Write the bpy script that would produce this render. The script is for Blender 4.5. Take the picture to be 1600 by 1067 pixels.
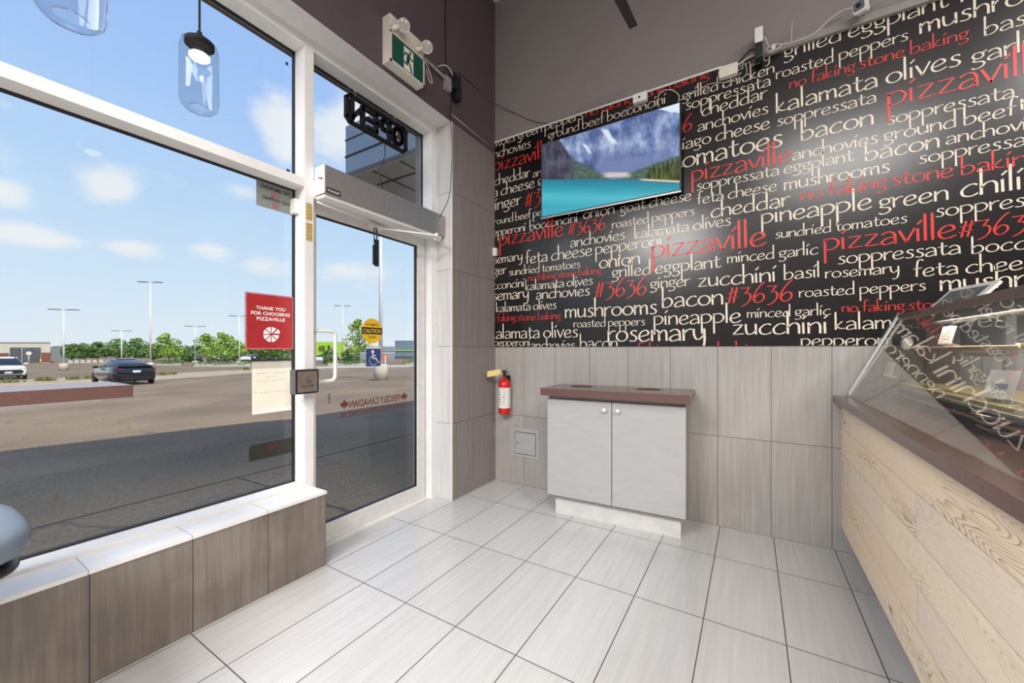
import bpy, bmesh, math, random
from mathutils import Vector, Matrix
random.seed(7)
S = bpy.context.scene
for o in list(bpy.data.objects): bpy.data.objects.remove(o)
COL = S.collection
# ------------------------------------------------------------------ camera
FPX, HZ, YAW, EYE = 610.8, 545.87, 0.54925, 1.2
cam = bpy.data.cameras.new('camera'); camo = bpy.data.objects.new('camera', cam); COL.objects.link(camo)
cam.sensor_width = 36.0; cam.lens = FPX/1600*36.0; cam.shift_y = (HZ-533.5)/1600.0
cam.clip_start = 0.02; cam.clip_end = 900
camo.location = (0, 0, EYE); camo.rotation_euler = (math.pi/2, 0, YAW)
S.camera = camo
S.view_settings.view_transform = 'Standard'; S.view_settings.look = 'None'
S.view_settings.exposure = 0.0; S.view_settings.gamma = 1.0; S.view_settings.use_curve_mapping = False

def ray(x, y):
    a = (x-800)/FPX; b = (HZ-y)/FPX; c, s = math.cos(YAW), math.sin(YAW)
    return Vector((c*a-s, s*a+c, b))
def onx(x, y, X): d = ray(x, y); return d*(X/d.x)+Vector((0, 0, EYE))
def ony(x, y, Y): d = ray(x, y); return d*(Y/d.y)+Vector((0, 0, EYE))
def onz(x, y, z): d = ray(x, y); return d*((z-EYE)/d.z)+Vector((0, 0, EYE))
XL, XF, XG, YB, CEIL = -2.02, -2.18, -2.29, 3.0, 4.4
SLOPE, G0 = 0.0235, -0.1
XFLAT = -45.0
def gz(X): return G0-SLOPE*max(0.0, -2.4-max(X, XFLAT))
def ong(x, y):      # point of the sloping car park seen at a pixel
    d = ray(x, y); den = d.z-SLOPE*d.x; t = (G0-EYE+SLOPE*2.4)/den if abs(den) > 1e-6 else -1
    if t < 0 or (d*t).x < XFLAT: t = (gz(XFLAT)-EYE)/d.z
    return d*t+Vector((0, 0, EYE))

# ------------------------------------------------------------------ world, sun, fill lights
def world():
    w = bpy.data.worlds.new('sky'); S.world = w; w.use_nodes = True
    nt = w.node_tree; N = nt.nodes; L = nt.links; N.clear()
    out = N.new('ShaderNodeOutputWorld'); bg = N.new('ShaderNodeBackground'); L.new(bg.outputs[0], out.inputs[0])
    tc = N.new('ShaderNodeTexCoord'); nrm = N.new('ShaderNodeVectorMath'); nrm.operation = 'NORMALIZE'
    L.new(tc.outputs['Generated'], nrm.inputs[0])
    sep = N.new('ShaderNodeSeparateXYZ'); L.new(nrm.outputs[0], sep.inputs[0])
    ramp = N.new('ShaderNodeValToRGB'); L.new(sep.outputs[2], ramp.inputs[0])
    e = ramp.color_ramp.elements
    e[0].position = 0.0; e[0].color = (0.84, 0.91, 0.97, 1)
    e[1].position = 1.0; e[1].color = (0.20, 0.36, 0.80, 1)
    for p, c in ((0.12, (0.70, 0.85, 1.0, 1)), (0.28, (0.55, 0.75, 1.0, 1)), (0.48, (0.40, 0.61, 1.0, 1))):
        q = e.new(p); q.color = c
    # cloud field: noise over direction plus a few cumulus heads at fixed bearings
    mp = N.new('ShaderNodeMapping'); mp.inputs['Scale'].default_value = (1, 1, 2.2); L.new(nrm.outputs[0], mp.inputs[0])
    no = N.new('ShaderNodeTexNoise'); no.inputs['Scale'].default_value = 5.5; no.inputs['Detail'].default_value = 9; no.inputs['Roughness'].default_value = 0.62
    L.new(mp.outputs[0], no.inputs['Vector'])
    acc = None
    for px, py, rx, ry, amp in ((440, 205, 42, 70, 1.0), (545, 190, 62, 80, 0.95), (172, 296, 38, 36, 1.0), (8, 302, 34, 24, 1.0), (212, 388, 40, 18, 0.95),
                          (45, 368, 60, 20, 0.95), (325, 392, 36, 18, 0.95), (430, 420, 42, 20, 0.8), (545, 425, 60, 24, 0.7), (385, 300, 30, 16, 0.6),
                          (300, 183, 16, 22, 0.45), (10, 165, 22, 18, 0.6), (10, 240, 20, 40, .5)):
        d = ray(px, py).normalized()
        sub = N.new('ShaderNodeVectorMath'); sub.operation = 'SUBTRACT'; L.new(nrm.outputs[0], sub.inputs[0]); sub.inputs[1].default_value = d
        right = Vector((d.y, -d.x, 0)).normalized(); 
        k = ray(px, py).length
        sx = rx/FPX/k; sz = ry/FPX/k
        dr = N.new('ShaderNodeVectorMath'); dr.operation = 'DOT_PRODUCT'; L.new(sub.outputs[0], dr.inputs[0]); dr.inputs[1].default_value = right/sx
        up = d.cross(right); 
        du = N.new('ShaderNodeVectorMath'); du.operation = 'DOT_PRODUCT'; L.new(sub.outputs[0], du.inputs[0]); du.inputs[1].default_value = up/sz
        m1 = N.new('ShaderNodeMath'); m1.operation = 'MULTIPLY'; L.new(dr.outputs['Value'], m1.inputs[0]); L.new(dr.outputs['Value'], m1.inputs[1])
        m2 = N.new('ShaderNodeMath'); m2.operation = 'MULTIPLY_ADD'; L.new(du.outputs['Value'], m2.inputs[0]); L.new(du.outputs['Value'], m2.inputs[1]); L.new(m1.outputs[0], m2.inputs[2])
        ng = N.new('ShaderNodeMath'); ng.operation = 'MULTIPLY'; L.new(m2.outputs[0], ng.inputs[0]); ng.inputs[1].default_value = -1.0
        ex = N.new('ShaderNodeMath'); ex.operation = 'EXPONENT'; L.new(ng.outputs[0], ex.inputs[0])
        sc = N.new('ShaderNodeMath'); sc.operation = 'MULTIPLY'; L.new(ex.outputs[0], sc.inputs[0]); sc.inputs[1].default_value = amp
        if acc is None: acc = sc.outputs[0]
        else:
            mx = N.new('ShaderNodeMath'); mx.operation = 'MAXIMUM'; L.new(acc, mx.inputs[0]); L.new(sc.outputs[0], mx.inputs[1]); acc = mx.outputs[0]
    nz = N.new('ShaderNodeMath'); nz.operation = 'MULTIPLY_ADD'; L.new(no.outputs[0], nz.inputs[0]); nz.inputs[1].default_value = 1.9; nz.inputs[2].default_value = -1.18
    ad = N.new('ShaderNodeMath'); ad.operation = 'ADD'; L.new(nz.outputs[0], ad.inputs[0]); L.new(acc, ad.inputs[1])
    mr = N.new('ShaderNodeMapRange'); mr.interpolation_type = 'SMOOTHSTEP'; L.new(ad.outputs[0], mr.inputs[0]); mr.inputs[1].default_value = 0.05; mr.inputs[2].default_value = 0.75
    mr.inputs[4].default_value = 0.92
    mix = N.new('ShaderNodeMixRGB'); L.new(mr.outputs[0], mix.inputs[0]); L.new(ramp.outputs[0], mix.inputs[1]); mix.inputs[2].default_value = (0.93, 0.95, 0.98, 1)
    L.new(mix.outputs[0], bg.inputs[0]); bg.inputs[1].default_value = 1.0
world()
sun = bpy.data.lights.new('sun', 'SUN'); sun.energy = 5.2; sun.angle = 0.009; sun.color = (1.0, 0.93, 0.82)
suno = bpy.data.objects.new('sun', sun); COL.objects.link(suno)
suno.rotation_euler = Vector((1.0, -0.30, 1.2)).to_track_quat('Z', 'Y').to_euler()
suno.location = (5, -3, 20)
for n, (x, y, z, w, h, e) in enumerate(((-1.3, -1.7, 3.2, 1.3, 1.5, 235), (1.3, -2.4, 4.34, 1.8, 1.6, 225), (3.2, -.2, 4.34, 0.8, 1.6, 190))):  # unseen area lights added to brighten the room
    l = bpy.data.lights.new('room_fill_light', 'AREA'); l.shape = 'RECTANGLE'; l.size = w; l.size_y = h; l.energy = e; l.color = (1.0, 0.975, 0.945)
    lo = bpy.data.objects.new('room_fill_light', l); COL.objects.link(lo); lo.location = (x, y, z)

# ------------------------------------------------------------------ materials
M = {}
def nmat(name):
    m = bpy.data.materials.new(name); m.use_nodes = True; M[name] = m
    nt = m.node_tree; b = nt.nodes['Principled BSDF']; return m, nt.nodes, nt.links, b
def mat(name, col, rough=0.5, metal=0.0, spec=0.5, noise=0.0, nscale=20.0, bump=0.0, emit=None, alpha=None, stretch=None, coat=0.0):
    m, N, L, b = nmat(name)
    b.inputs['Base Color'].default_value = (*col, 1); b.inputs['Roughness'].default_value = rough
    b.inputs['Metallic'].default_value = metal; b.inputs['Specular IOR Level'].default_value = spec
    b.inputs['Coat Weight'].default_value = coat
    if noise or bump:
        tc = N.new('ShaderNodeTexCoord'); no = N.new('ShaderNodeTexNoise'); no.inputs['Scale'].default_value = nscale; no.inputs['Detail'].default_value = 6
        if stretch:
            mp = N.new('ShaderNodeMapping'); mp.inputs['Scale'].default_value = stretch; L.new(tc.outputs['Object'], mp.inputs[0]); L.new(mp.outputs[0], no.inputs['Vector'])
        else: L.new(tc.outputs['Object'], no.inputs['Vector'])
        if noise:
            mx = N.new('ShaderNodeMixRGB'); mr = N.new('ShaderNodeMapRange'); mr.inputs[1].default_value = 0.3; mr.inputs[2].default_value = 0.7
            L.new(no.outputs[0], mr.inputs[0]); L.new(mr.outputs[0], mx.inputs[0])
            mx.inputs[1].default_value = (*[c*(1-noise) for c in col], 1); mx.inputs[2].default_value = (*[min(1, c*(1+noise)) for c in col], 1)
            L.new(mx.outputs[0], b.inputs['Base Color'])
        if bump:
            bp = N.new('ShaderNodeBump'); bp.inputs['Strength'].default_value = bump; bp.inputs['Distance'].default_value = 0.01
            L.new(no.outputs[0], bp.inputs['Height']); L.new(bp.outputs[0], b.inputs['Normal'])
    if emit:
        b.inputs['Emission Color'].default_value = (*emit[0], 1); b.inputs['Emission Strength'].default_value = emit[1]
    if alpha is not None: b.inputs['Alpha'].default_value = alpha
    return m
def math_node(N, L, op, a, bv=None, c=None):
    n = N.new('ShaderNodeMath'); n.operation = op
    for i, v in enumerate((a, bv, c)):
        if v is None: continue
        if isinstance(v, (int, float)): n.inputs[i].default_value = v
        else: L.new(v, n.inputs[i])
    return n.outputs[0]
def tile_mat(name, c_lo, c_hi, grout, axes, size, off, rough, gw=0.0022, streak=(60, 60, 2.0), streak2=None, blotch=0.0, joints=True, spec=0.5):
    """tiles on a plane; axes = indices of the two in-plane world axes, streaks run along the axis with the low scale"""
    m, N, L, b = nmat(name)
    tc = N.new('ShaderNodeTexCoord'); sp = N.new('ShaderNodeSeparateXYZ'); L.new(tc.outputs['Object'], sp.inputs[0])
    dist = None; ids = []
    for ax, s, o in zip(axes, size, off):
        if s is None: continue
        u = math_node(N, L, 'DIVIDE', math_node(N, L, 'SUBTRACT', sp.outputs[ax], o), s)
        ids.append(math_node(N, L, 'FLOOR', u))
        fr = math_node(N, L, 'SUBTRACT', u, ids[-1])
        d = math_node(N, L, 'MULTIPLY', math_node(N, L, 'MINIMUM', fr, math_node(N, L, 'SUBTRACT', 1.0, fr)), s)
        dist = d if dist is None else math_node(N, L, 'MINIMUM', dist, d)
    idv = N.new('ShaderNodeCombineXYZ'); 
    for i, q in enumerate(ids): L.new(q, idv.inputs[i])
    wn = N.new('ShaderNodeTexWhiteNoise'); L.new(idv.outputs[0], wn.inputs[0])
    # shift the streak pattern per tile
    mp = N.new('ShaderNodeMapping'); mp.inputs['Scale'].default_value = streak; L.new(tc.outputs['Object'], mp.inputs[0])
    ad = N.new('ShaderNodeVectorMath'); ad.operation = 'MULTIPLY_ADD'; L.new(wn.outputs['Color'], ad.inputs[0]); ad.inputs[1].default_value = (37, 53, 71); L.new(mp.outputs[0], ad.inputs[2])
    no = N.new('ShaderNodeTexNoise'); no.inputs['Scale'].default_value = 1.0; no.inputs['Detail'].default_value = 5; no.inputs['Roughness'].default_value = 0.65; L.new(ad.outputs[0], no.inputs['Vector'])
    no2 = N.new('ShaderNodeTexNoise'); no2.inputs['Scale'].default_value = 3.0; no2.inputs['Detail'].default_value = 4; L.new(tc.outputs['Object'], no2.inputs['Vector'])
    f = math_node(N, L, 'ADD', no.outputs[0], math_node(N, L, 'MULTIPLY', math_node(N, L, 'SUBTRACT', no2.outputs[0], 0.5), blotch))
    f = math_node(N, L, 'ADD', f, math_node(N, L, 'MULTIPLY', math_node(N, L, 'SUBTRACT', wn.outputs[0], 0.5), 0.10))
    mr = N.new('ShaderNodeMapRange'); mr.inputs[1].default_value = 0.3; mr.inputs[2].default_value = 0.7; L.new(f, mr.inputs[0])
    mx = N.new('ShaderNodeMixRGB'); L.new(mr.outputs[0], mx.inputs[0]); mx.inputs[1].default_value = (*c_lo, 1); mx.inputs[2].default_value = (*c_hi, 1)
    gm = N.new('ShaderNodeMapRange'); gm.interpolation_type = 'SMOOTHSTEP'; gm.inputs[1].default_value = gw*0.55; gm.inputs[2].default_value = gw*1.25; L.new(dist, gm.inputs[0])
    m2 = N.new('ShaderNodeMixRGB'); L.new(gm.outputs[0], m2.inputs[0]); m2.inputs[1].default_value = (*grout, 1); L.new(mx.outputs[0], m2.inputs[2])
    L.new(m2.outputs[0], b.inputs['Base Color'])
    rr = N.new('ShaderNodeMapRange'); L.new(gm.outputs[0], rr.inputs[0]); rr.inputs[3].default_value = 0.9; rr.inputs[4].default_value = rough; L.new(rr.outputs[0], b.inputs['Roughness'])
    b.inputs['Specular IOR Level'].default_value = spec
    bp = N.new('ShaderNodeBump'); bp.inputs['Strength'].default_value = 0.35; bp.inputs['Distance'].default_value = 0.002; L.new(gm.outputs[0], bp.inputs['Height']); L.new(bp.outputs[0], b.inputs['Normal'])
    return m
TX = 0.3036; TOX = 0.122
tile_mat('floor_tile', (0.49, 0.482, 0.475), (0.575, 0.568, 0.562), (0.07, 0.065, 0.06), (0, 1), (TX, 0.6165), (TOX, 1.3165), 0.23, gw=0.0024, streak=(55, 2.2, 1), blotch=0.25)
tile_mat('back_tile', (0.325, 0.305, 0.285), (0.425, 0.405, 0.38), (0.06, 0.055, 0.05), (0, 2), (TX, 0.6115), (0.109, 0.0), 0.45, gw=0.0016, streak=(60, 1, 2.5), blotch=0.3)
tile_mat('side_tile', (0.165, 0.136, 0.115), (0.26, 0.222, 0.19), (0.05, 0.045, 0.04), (1, 2), (0.3036, 0.6115), (1.0115-0.3036, 0.0), 0.5, gw=0.0018, streak=(1, 48, 2.5), blotch=1.1)
tile_mat('stub_tile', (0.22, 0.19, 0.18), (0.32, 0.28, 0.27), (0.05, 0.045, 0.04), (1, 2), (None, 0.6115), (0, 0.0), 0.5, gw=0.0016, streak=(1, 70, 1.6), blotch=0.2)
tile_mat('reveal_tile_lit', (0.52, 0.51, 0.51), (0.68, 0.67, 0.67), (0.10, 0.10, 0.10), (0, 2), (None, 0.6115), (0, 0.0), 0.4, gw=0.0016, streak=(70, 1, 2.0), blotch=0.2)  # paler copy of the stub tile, brightness of the lit face painted in
tile_mat('sill_stone', (0.80, 0.79, 0.77), (0.88, 0.87, 0.85), (0.40, 0.39, 0.38), (1, 0), (0.3036, None), (0.40, 0), 0.55, gw=0.0016, streak=(20, 8, 1), blotch=0.3)
mat('purple_paint', (0.105, 0.076, 0.086), 0.75, noise=0.08, nscale=220, bump=0.15)
mat('purple_paint_lit', (0.255, 0.228, 0.222), 0.7, noise=0.06, nscale=220, bump=0.12)  # same purple paint, lightened to carry the brighter light on the back wall
mat('plain_wall', (0.20, 0.175, 0.17), 0.8, noise=0.04)
mat('ceiling_paint', (0.55, 0.53, 0.52), 0.8, noise=0.04)
mat('white_frame', (0.82, 0.81, 0.79), 0.5, noise=0.03, nscale=8)
mat('door_frame', (0.72, 0.71, 0.69), 0.4, noise=0.06, nscale=14, stretch=(1, 1, 3))
mat('soffit_white', (0.72, 0.71, 0.70), 0.6, noise=0.03)
mat('white_plastic', (0.82, 0.81, 0.77), 0.4, noise=0.02)
mat('cream_plastic', (0.74, 0.69, 0.60), 0.4, noise=0.03)
mat('rubber', (0.012, 0.013, 0.016), 0.5, noise=0.05)
mat('black_plastic', (0.014, 0.014, 0.016), 0.35, noise=0.05)
mat('matte_black', (0.010, 0.010, 0.011), 0.7, spec=0.25, noise=0.05)
mat('black_satin', (0.010, 0.011, 0.016), 0.22, noise=0.05)
mat('steel', (0.55, 0.54, 0.53), 0.32, 1.0, noise=0.06, nscale=30, stretch=(1, 1, 12))
mat('brushed', (0.50, 0.48, 0.46), 0.42, 1.0, noise=0.08, nscale=60, stretch=(1, 14, 1))
mat('chrome', (0.75, 0.75, 0.74), 0.15, 1.0, noise=0.02)
mat('satin_metal', (0.62, 0.61, 0.60), 0.45, 0.35, noise=0.05)
mat('copper', (0.62, 0.36, 0.19), 0.28, 1.0, noise=0.08, nscale=30)
mat('opener_metal', (0.45, 0.42, 0.41), 0.42, 0.75, noise=0.06, nscale=40, stretch=(1, 1, 1))
mat('mural_black', (0.006, 0.0045, 0.0045), 0.24, noise=0.15, nscale=30, spec=0.62)
mat('mural_cream', (0.80, 0.72, 0.58), 0.35, noise=0.05, nscale=40)
mat('mural_red', (0.70, 0.035, 0.028), 0.35, noise=0.08, nscale=40)
mat('cabinet_grey', (0.42, 0.42, 0.418), 0.45, noise=0.04, nscale=9, stretch=(1, 1, 3))
mat('cabinet_side', (0.33, 0.30, 0.28), 0.5, noise=0.08, nscale=14)
mat('kick_white', (0.62, 0.61, 0.595), 0.5, noise=0.08, nscale=12)
mat('brown_quartz', (0.135, 0.072, 0.062), 0.20, noise=0.22, nscale=420, spec=0.6)
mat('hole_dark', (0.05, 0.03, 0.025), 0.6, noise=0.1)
mat('red_enamel', (0.66, 0.015, 0.012), 0.25, noise=0.04)
mat('label_white', (0.78, 0.76, 0.72), 0.5, noise=0.03)
mat('yellow_tag', (0.78, 0.62, 0.22), 0.6, noise=0.06)
mat('ink', (0.02, 0.02, 0.02), 0.6, noise=0.05)
mat('brown_ink', (0.16, 0.035, 0.028), 0.6, noise=0.05)
mat('ink_red', (0.6, 0.03, 0.03), 0.6, noise=0.05)
mat('sign_red', (0.37, 0.018, 0.022), 0.45, noise=0.05)
mat('sign_white', (0.85, 0.83, 0.80), 0.5, noise=0.02)
mat('paper', (0.86, 0.78, 0.66), 0.7, noise=0.04)
mat('paper_darker', (0.55, 0.52, 0.45), 0.7, noise=0.04)
mat('dark_film', (0.018, 0.015, 0.010), 0.5, noise=0.1)
mat('grey_film', (0.24, 0.26, 0.25), 0.5, noise=0.08)
mat('exit_green', (0.004, 0.085, 0.052), 0.4, noise=0.04)
mat('lens_clear', (0.42, 0.40, 0.35), 0.12, noise=0.1, nscale=80)
mat('caution_yellow', (0.80, 0.48, 0.02), 0.5, noise=0.04)
mat('access_blue', (0.03, 0.055, 0.22), 0.5, noise=0.04)
mat('gold_label', (0.55, 0.42, 0.16), 0.5, noise=0.2, nscale=80)
mat('gold_print', (0.36, 0.26, 0.09), 0.6, noise=0.1)
mat('cable_white', (0.68, 0.64, 0.58), 0.5, noise=0.04)
mat('cable_grey', (0.35, 0.33, 0.31), 0.5, noise=0.04)
mat('raceway', (0.26, 0.25, 0.23), 0.45, noise=0.08)
mat('fan_blade', (0.045, 0.03, 0.03), 0.5, noise=0.1)
mat('stool_blue', (0.15, 0.19, 0.24), 0.42, noise=0.06)
mat('lamp_glow', (1, 0.95, 0.88), 0.4, emit=((1.0, 0.95, 0.88), 5.0))
mat('bamboo', (0.44, 0.35, 0.17), 0.45, noise=0.15, nscale=30, stretch=(14, 1, 14))
mat('case_brown', (0.16, 0.125, 0.105), 0.35, noise=0.08)
mat('lens_dark', (0.01, 0.012, 0.02), 0.08, noise=0.05)
mat('lens_ring', (0.22, 0.26, 0.31), 0.2, 0.6, noise=0.05)
mat('asphalt_patch', (0.14, 0.125, 0.11), 0.9, noise=0.2, nscale=6)
mat('joint', (0.05, 0.048, 0.045), 0.9, noise=0.1)
mat('sand', (0.40, 0.31, 0.21), 0.95, noise=0.2, nscale=1.5)
mat('concrete', (0.52, 0.47, 0.40), 0.9, noise=0.12, nscale=4)
mat('kerb', (0.46, 0.42, 0.36), 0.9, noise=0.1, nscale=2)
mat('post_white', (0.66, 0.67, 0.68), 0.5, noise=0.04)
mat('lamp_head', (0.16, 0.18, 0.19), 0.5, noise=0.04)
mat('leaf_bright', (0.21, 0.34, 0.035), 0.6, noise=0.35, nscale=1.2)
mat('leaf_mid', (0.10, 0.20, 0.035), 0.6, noise=0.35, nscale=0.8)
mat('leaf_dark', (0.05, 0.105, 0.03), 0.7, noise=0.4, nscale=0.5)
mat('bark', (0.17, 0.13, 0.10), 0.9, noise=0.2)
mat('grass', (0.16, 0.17, 0.05), 0.9, noise=0.3)
mat('car_dark', (0.012, 0.017, 0.026), 0.14, 0.3, noise=0.05, coat=0.7)
mat('car_white', (0.72, 0.72, 0.72), 0.25, noise=0.02, coat=0.5)
mat('car_silver', (0.42, 0.44, 0.47), 0.25, 0.3, noise=0.02, coat=0.5)
mat('car_blue', (0.05, 0.08, 0.16), 0.25, 0.3, noise=0.02, coat=0.5)
mat('car_glass', (0.02, 0.028, 0.035), 0.06, noise=0.05)
mat('tyre', (0.012, 0.012, 0.012), 0.8, noise=0.1)
mat('rim', (0.10, 0.10, 0.105), 0.35, 0.7, noise=0.05)
mat('tail_red', (0.16, 0.01, 0.015), 0.2, noise=0.05)
mat('headlamp', (0.55, 0.58, 0.62), 0.12, noise=0.05)
mat('plate', (0.62, 0.66, 0.72), 0.5, noise=0.03)
mat('brick', (0.23, 0.085, 0.055), 0.9, noise=0.15, nscale=3)
mat('beige_clad', (0.62, 0.56, 0.48), 0.8, noise=0.04, nscale=1)
mat('store_grey', (0.24, 0.30, 0.36), 0.8, noise=0.06, nscale=0.3)
mat('store_blue', (0.15, 0.21, 0.28), 0.8, noise=0.06, nscale=0.3)
mat('lime', (0.36, 0.60, 0.04), 0.7, noise=0.05, nscale=0.3)
mat('fascia_blue', (0.42, 0.50, 0.60), 0.55, noise=0.05)
mat('soffit_beige', (0.58, 0.52, 0.45), 0.8, noise=0.05)
mat('fence_grey', (0.23, 0.26, 0.25), 0.7, noise=0.1)
mat('shop_dark', (0.10, 0.105, 0.11), 0.3, noise=0.3, nscale=1.0)
mat('orange_sign', (0.62, 0.14, 0.07), 0.6, noise=0.04)
mat('bollard_yellow', (0.62, 0.42, 0.06), 0.6, noise=0.04)
mat('rotor_grey', (0.30, 0.30, 0.31), 0.5, noise=0.04)

def glass_mat(name, tint, ior=1.45, gloss=0.0, veil=None):
    m = bpy.data.materials.new(name); m.use_nodes = True; M[name] = m
    N = m.node_tree.nodes; L = m.node_tree.links; N.clear()
    out = N.new('ShaderNodeOutputMaterial'); tr = N.new('ShaderNodeBsdfTransparent'); tr.inputs[0].default_value = (*tint, 1)
    gl = N.new('ShaderNodeBsdfGlossy'); gl.inputs['Roughness'].default_value = gloss; ge = N.new('ShaderNodeNewGeometry'); dt = N.new('ShaderNodeVectorMath'); dt.operation = 'DOT_PRODUCT'; L.new(ge.outputs['Normal'], dt.inputs[0]); L.new(ge.outputs['Incoming'], dt.inputs[1])
    f0 = ((ior-1)/(ior+1))**2; om = math_node(N, L, 'SUBTRACT', 1.0, math_node(N, L, 'ABSOLUTE', dt.outputs['Value']))
    fr = math_node(N, L, 'MULTIPLY_ADD', math_node(N, L, 'POWER', om, 5.0), 1.0-f0, f0)     # Schlick, the same from both faces of the thin pane
    mx = N.new('ShaderNodeMixShader'); L.new(fr, mx.inputs[0]); L.new(tr.outputs[0], mx.inputs[1]); L.new(gl.outputs[0], mx.inputs[2])
    L.new(mx.outputs[0], out.inputs[0]); return m
glass_mat('window_glass', (0.965, 0.98, 0.98), 1.35)
glass_mat('case_glass', (0.97, 0.98, 0.975), 1.5); glass_mat('coated_glass', (0.90, 0.91, 0.90), 2.1)
glass_mat('pendant_glass', (0.84, 0.86, 0.88), 1.28)

def wood_mat():
    m, N, L, b = nmat('plank_wood')
    tc = N.new('ShaderNodeTexCoord'); sp = N.new('ShaderNodeSeparateXYZ'); L.new(tc.outputs['Object'], sp.inputs[0])
    PH = 0.1465
    v = math_node(N, L, 'DIVIDE', math_node(N, L, 'SUBTRACT', sp.outputs[2], 0.15), PH); row = math_node(N, L, 'FLOOR', v); fv = math_node(N, L, 'SUBTRACT', v, row)
    wn0 = N.new('ShaderNodeTexWhiteNoise'); wn0.noise_dimensions = '1D'; L.new(math_node(N, L, 'ADD', row, 3.7), wn0.inputs['W'])
    u = math_node(N, L, 'DIVIDE', math_node(N, L, 'ADD', sp.outputs[1], math_node(N, L, 'MULTIPLY', wn0.outputs[0], 3.0)), 1.25); cu = math_node(N, L, 'FLOOR', u); fu = math_node(N, L, 'SUBTRACT', u, cu)
    cmb = N.new('ShaderNodeCombineXYZ'); L.new(row, cmb.inputs[0]); L.new(cu, cmb.inputs[1])
    wn = N.new('ShaderNodeTexWhiteNoise'); L.new(cmb.outputs[0], wn.inputs[0])
    # grain rings: distorted distance field, elongated along Y
    off = N.new('ShaderNodeVectorMath'); off.operation = 'MULTIPLY_ADD'; L.new(wn.outputs['Color'], off.inputs[0]); off.inputs[1].default_value = (11, 17, 23); 
    mp = N.new('ShaderNodeMapping'); mp.inputs['Scale'].default_value = (1, 1.15, 9.0); L.new(tc.outputs['Object'], mp.inputs[0]); L.new(mp.outputs[0], off.inputs[2])
    no = N.new('ShaderNodeTexNoise'); no.inputs['Scale'].default_value = 1.0; no.inputs['Detail'].default_value = 2.0; no.inputs['Roughness'].default_value = 0.4; L.new(off.outputs[0], no.inputs['Vector'])
    rings = math_node(N, L, 'MULTIPLY', no.outputs[0], 38.0); rf = math_node(N, L, 'FRACT', rings)
    rs = N.new('ShaderNodeValToRGB'); L.new(rf, rs.inputs[0]); re = rs.color_ramp.elements
    re[0].position = 0.0; re[0].color = (0, 0, 0, 1); re[1].position = 1.0; re[1].color = (1, 1, 1, 1)
    q = re.new(0.55); q.color = (0.08, 0.08, 0.08, 1); q = re.new(0.85); q.color = (0.55, 0.55, 0.55, 1)
    # where the grain is dark: band mask
    mp2 = N.new('ShaderNodeMapping'); mp2.inputs['Scale'].default_value = (1, 0.9, 7.0); L.new(tc.outputs['Object'], mp2.inputs[0])
    off2 = N.new('ShaderNodeVectorMath'); off2.operation = 'MULTIPLY_ADD'; L.new(wn.outputs['Color'], off2.inputs[0]); off2.inputs[1].default_value = (31, 7, 13); L.new(mp2.outputs[0], off2.inputs[2])
    nm = N.new('ShaderNodeTexNoise'); nm.inputs['Scale'].default_value = 1.3; nm.inputs['Detail'].default_value = 3; L.new(off2.outputs[0], nm.inputs['Vector'])
    msk = N.new('ShaderNodeMapRange'); msk.inputs[1].default_value = 0.53; msk.inputs[2].default_value = 0.66; L.new(nm.outputs[0], msk.inputs[0])
    dark = math_node(N, L, 'MULTIPLY', rs.outputs[0], math_node(N, L, 'MULTIPLY_ADD', msk.outputs[0], 0.72, 0.14))
    # fine fibres
    mp3 = N.new('ShaderNodeMapping'); mp3.inputs['Scale'].default_value = (1, 5, 220); L.new(tc.outputs['Object'], mp3.inputs[0])
    nf = N.new('ShaderNodeTexNoise'); nf.inputs['Scale'].default_value = 1.0; nf.inputs['Detail'].default_value = 4; L.new(mp3.outputs[0], nf.inputs['Vector'])
    tone = N.new('ShaderNodeValToRGB'); L.new(wn.outputs[0], tone.inputs[0]); te = tone.color_ramp.elements
    te[0].position = 0; te[0].color = (0.90, 0.69, 0.50, 1); te[1].position = 1; te[1].color = (0.93, 0.79, 0.58, 1)
    q = te.new(0.35); q.color = (0.92, 0.76, 0.54, 1); q = te.new(0.7); q.color = (0.86, 0.72, 0.58, 1)
    m1 = N.new('ShaderNodeMixRGB'); m1.blend_type = 'MULTIPLY'; m1.inputs[0].default_value = 0.35; L.new(tone.outputs[0], m1.inputs[1]); L.new(nf.outputs[1], m1.inputs[2])
    mm = N.new('ShaderNodeMixRGB'); L.new(math_node(N, L, 'MULTIPLY', math_node(N, L, 'SUBTRACT', nf.outputs[0], 0.35), 0.8), mm.inputs[0]); L.new(tone.outputs[0], mm.inputs[1]); mm.inputs[2].default_value = (0.78, 0.60, 0.42, 1)
    m2 = N.new('ShaderNodeMixRGB'); L.new(dark, m2.inputs[0]); L.new(mm.outputs[0], m2.inputs[1]); m2.inputs[2].default_value = (0.12, 0.065, 0.03, 1)
    # knots
    vo = N.new('ShaderNodeTexVoronoi'); vo.inputs['Scale'].default_value = 1.0; vo.inputs['Randomness'].default_value = 1.0
    mp4 = N.new('ShaderNodeMapping'); mp4.inputs['Scale'].default_value = (0.01, 2.0, 5.5); L.new(tc.outputs['Object'], mp4.inputs[0]); L.new(mp4.outputs[0], vo.inputs['Vector'])
    kn = N.new('ShaderNodeMapRange'); kn.interpolation_type = 'SMOOTHSTEP'; kn.inputs[1].default_value = 0.03; kn.inputs[2].default_value = 0.085; kn.inputs[3].default_value = 0.8; kn.inputs[4].default_value = 0; L.new(vo.outputs['Distance'], kn.inputs[0])
    m3 = N.new('ShaderNodeMixRGB'); L.new(kn.outputs[0], m3.inputs[0]); L.new(m2.outputs[0], m3.inputs[1]); m3.inputs[2].default_value = (0.16, 0.095, 0.06, 1)
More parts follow.
